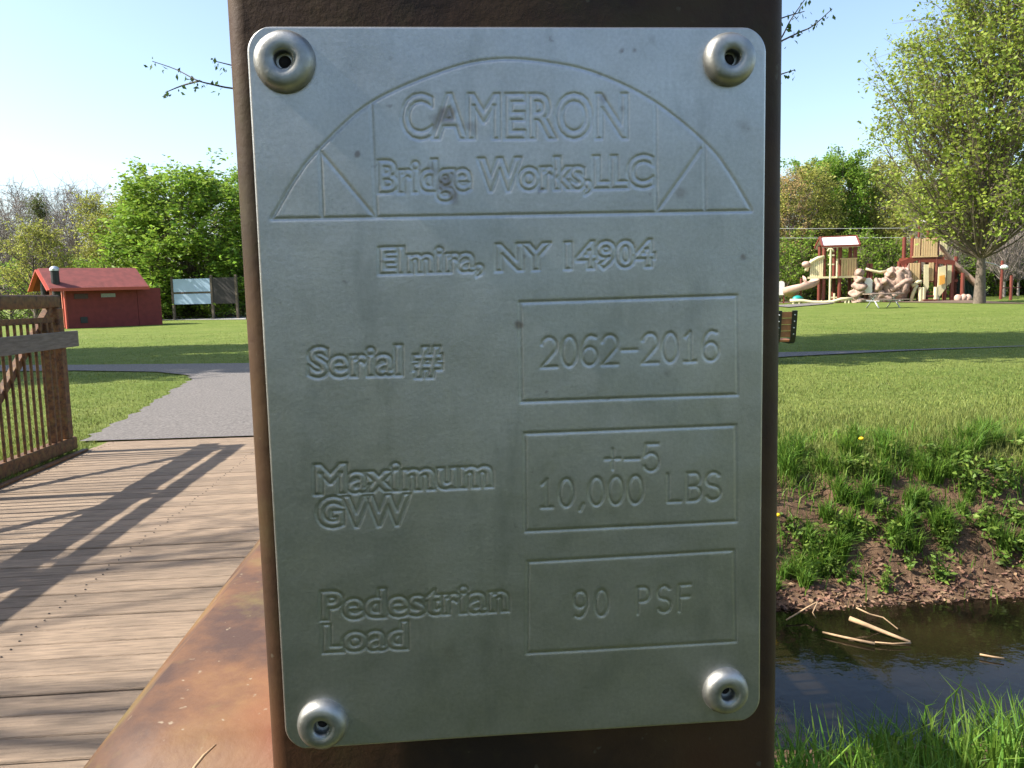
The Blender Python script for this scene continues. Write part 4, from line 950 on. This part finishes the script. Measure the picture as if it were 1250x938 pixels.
# lush grass of the near bank
n = 9000; X = rng.uniform(.2, 5.2, n); Y = 2.9+.5*rng.normal(size=n); k = (vnoise(X, Y, .5, 61)+.4*(X < 1.75) > .53) & (Y < 3.5+.3*np.sin(X*3.1+.4)) & (Y > 1.5); X, Y = X[k], Y[k]
V1, F1 = blades(X, Y, gz(X, Y), .14+.27*vnoise(X, Y, .35, 62), .010, rng, .8, 2)
tag(link('near_bank_grass', np_mesh('near_bank_grass', V1, F1), TUFT), 'lush tall grass on the near edge of the creek', kind='stuff')
# dead leaves
n = 7000; X = rng.uniform(.5, 8, n); Y = 5.10+.62*rng.uniform(size=n)**1.4; k = rng.uniform(size=n) < .35+.65*sstep(5.7, 5.3, Y); X, Y = X[k], Y[k]
V1, F1 = leaves_np(np.stack([X, Y, gz(X, Y)+.010], 1), .043, rng, .15, .6)
tag(link('leaf_litter', np_mesh('leaf_litter', V1, F1), MT['litter']), 'brown dead leaves at the foot of the creek bank', kind='stuff')
# bank plants: three kinds
def broad_weed(seed, stems=9, h=.24):
    r = np.random.default_rng(seed); segs = []; C = []
    for i in range(stems):
        a_ = r.uniform(0, 6.28); e = np.array([math.cos(a_), math.sin(a_), 0])*r.uniform(.03, .16)+np.array([0, 0, h*r.uniform(.5, 1.2)]); P0 = np.array([e[0]*.25, e[1]*.25, -.01])
        segs.append([*P0, *(P0+e)/2, .003, .0025]); segs.append([*(P0+e)/2, *e, .0025, .0015])
        C += [P0+(e-P0)*t+r.normal(size=3)*.018 for t in r.uniform(.15, 1, 11)]
    for i in range(14): a_ = r.uniform(0, 6.28); C.append(np.array([math.cos(a_)*.1, math.sin(a_)*.1, .03])*r.uniform(.4, 1.2))
    lv, lf = leaves_np(np.array(C), .062, r, .5, .42); return np_mesh('leaf', lv, lf), np_mesh('stem', *tubes_np(segs, 4))
def tuft_mesh(seed, n=130, h=.26):
    r = np.random.default_rng(seed); a_ = r.uniform(0, 6.28, n); q = .06*np.sqrt(r.uniform(size=n)); return np_mesh('blade', *blades(q*np.cos(a_), q*np.sin(a_), 0*a_, h, .009, r, 1., 2))
WK = [broad_weed(s, 6+3*(s % 3), .14+.07*(s % 3)) for s in (1, 2, 3)]; TK = [tuft_mesh(s) for s in (4, 5, 6)]
for a_, b_ in WK: a_.materials.append(WEED); b_.materials.append(WEED)
for a_ in TK: a_.materials.append(TUFT)
wr = random.Random(12)
def weed(X, Y, k, s, label='leafy green weed growing on the creek bank soil', group='weeds on the creek bank'):
    o = empty('weed', (X, Y, gzp(X, Y)-.01), wr.uniform(0, 6.28), label, 'weed', group); o.scale = (s, s, s); tag(link('leaves', WK[k][0], None, o), kind='stuff'); link('stem', WK[k][1], None, o)
def tuft(X, Y, k, s, label='tuft of long green grass on the creek bank', group='grass tufts on the creek bank'):
    o = tag(link('grass_tuft', TK[k], None), label, 'grass tuft', group); o.location = (X, Y, gzp(X, Y)-.01); o.rotation_euler = (0, 0, wr.uniform(0, 6.28)); o.scale = (s, s, s)
for i in range(54):
    Y = wr.uniform(5.35, 6.35); X = wr.uniform(1.6, 5.4)
    if vnoise(np.array([X]), np.array([Y]), .7, 71)[0] > .36+(.12 if X > 3.4 else 0): weed(X, Y, i % 3, wr.uniform(.5, 1.0))
for i in range(115):
    Y = wr.uniform(5.4, 6.5); X = wr.uniform(1.6, 5.4); tuft(X, Y, i % 3, wr.uniform(.45, 1.0))
def bank_hit(px, py):
    d = ray(px, py); t = 3.0
    for i in range(1200):
        p_ = Vector((0, 0, CAMZ))+d*t
        if p_.z < gzp(p_.x, p_.y): return p_
        t += .006
    return p_
for px, py, s in ((1010, 690, 1.0), (985, 668, .8), (1025, 678, .9)): p_ = bank_hit(px, py); tuft(p_.x, p_.y, 1, s)
for px, py in ((1095, 650), (1085, 665), (1110, 640), (1070, 655), (1215, 575), (1190, 640), (1205, 655), (1235, 690), (1240, 670)): p_ = bank_hit(px, py); weed(p_.x, p_.y, 2, .9)
# dandelions
def dandelion(px, py, label):
    p_ = bank_hit(px, py+22); o = empty('dandelion', (p_.x, p_.y, p_.z-.01), 0, label, 'dandelion'); h = 22*p_.y/1000+.01
    MB().tube([(0, 0, 0), (.01, 0, h*.6), (0, 0, h)], .0025, 5).build('stem', WEED, o); MB().blob((0, 0, h), (.021, .021, .014), 4, .1, 12, 6).build('flower', MT['yellow'], o, True)
dandelion(949, 627, 'yellow dandelion flower on the bank right beside the plate post'); dandelion(1051, 534, 'small yellow dandelion among tall stems at the bank lip')
# tall pale stems at the lip
for px, py, h in ((1053, 590, .26), (1062, 590, .24), (1072, 592, .30), (1086, 575, .34), (1092, 572, .36), (1080, 590, .2)):
    p_ = bank_hit(px, py); o = empty('seed_stalk', (p_.x, p_.y, p_.z-.01), 0, 'upright pale green seed stalk at the bank lip', 'plant', 'seed stalks at the bank lip')
    MB().tube([(0, 0, 0), (.008, 0, h*.5), (.02, 0, h)], [.006, .005, .003], 5).build('stem', WEED, o)
    lv, lf = leaves_np(np.array([(.008+.01*math.sin(i), .01*math.cos(i*2), h*(.3+.07*i)) for i in range(11)]), .035, np.random.default_rng(3)); tag(link('leaves', np_mesh('leaves', lv, lf), GRASS, o), kind='stuff')
# sticks at and in the creek
def water_hit(px, py, dz=.01): d = ray(px, py); t = (WATER_Z+dz-CAMZ)/d.z; return Vector((0, 0, CAMZ))+d*t
def stick(pix, r0, r1, label, m_='stick', dz=(.02, .02)):
    P = [water_hit(px, py, dz[0]+(dz[1]-dz[0])*i/(len(pix)-1)) for i, (px, py) in enumerate(pix)]
    tag(MB().tube(P, [r0+(r1-r0)*i/(len(P)-1) for i in range(len(P))], 7).build('fallen_stick', MT[m_], None, True), label, 'stick')
stick([(1037, 755), (1060, 764), (1085, 774), (1111, 784)], .016, .009, 'thick pale barkless stick lying in the creek', dz=(.07, .01))
stick([(1004, 772), (1030, 778), (1068, 786)], .006, .009, 'thin tan stick floating beside the thick pale stick')
stick([(1045, 742), (1062, 750), (1078, 754), (1096, 768)], .005, .004, 'thin reddish curved twig above the thick pale stick', dz=(.10, .02))
stick([(1068, 784), (1090, 786), (1112, 785)], .004, .005, 'thin greenish twig under the end of the thick pale stick')
stick([(1196, 799), (1212, 802), (1226, 804)], .006, .005, 'short tan twig floating alone in the dark water')
stick([(960, 757), (985, 742), (998, 735)], .005, .006, 'pale root reaching from the bank into the water', dz=(.02, .10))
stick([(998, 735), (992, 748), (996, 755)], .004, .003, 'short forked root hanging at the water edge', dz=(.10, .02))
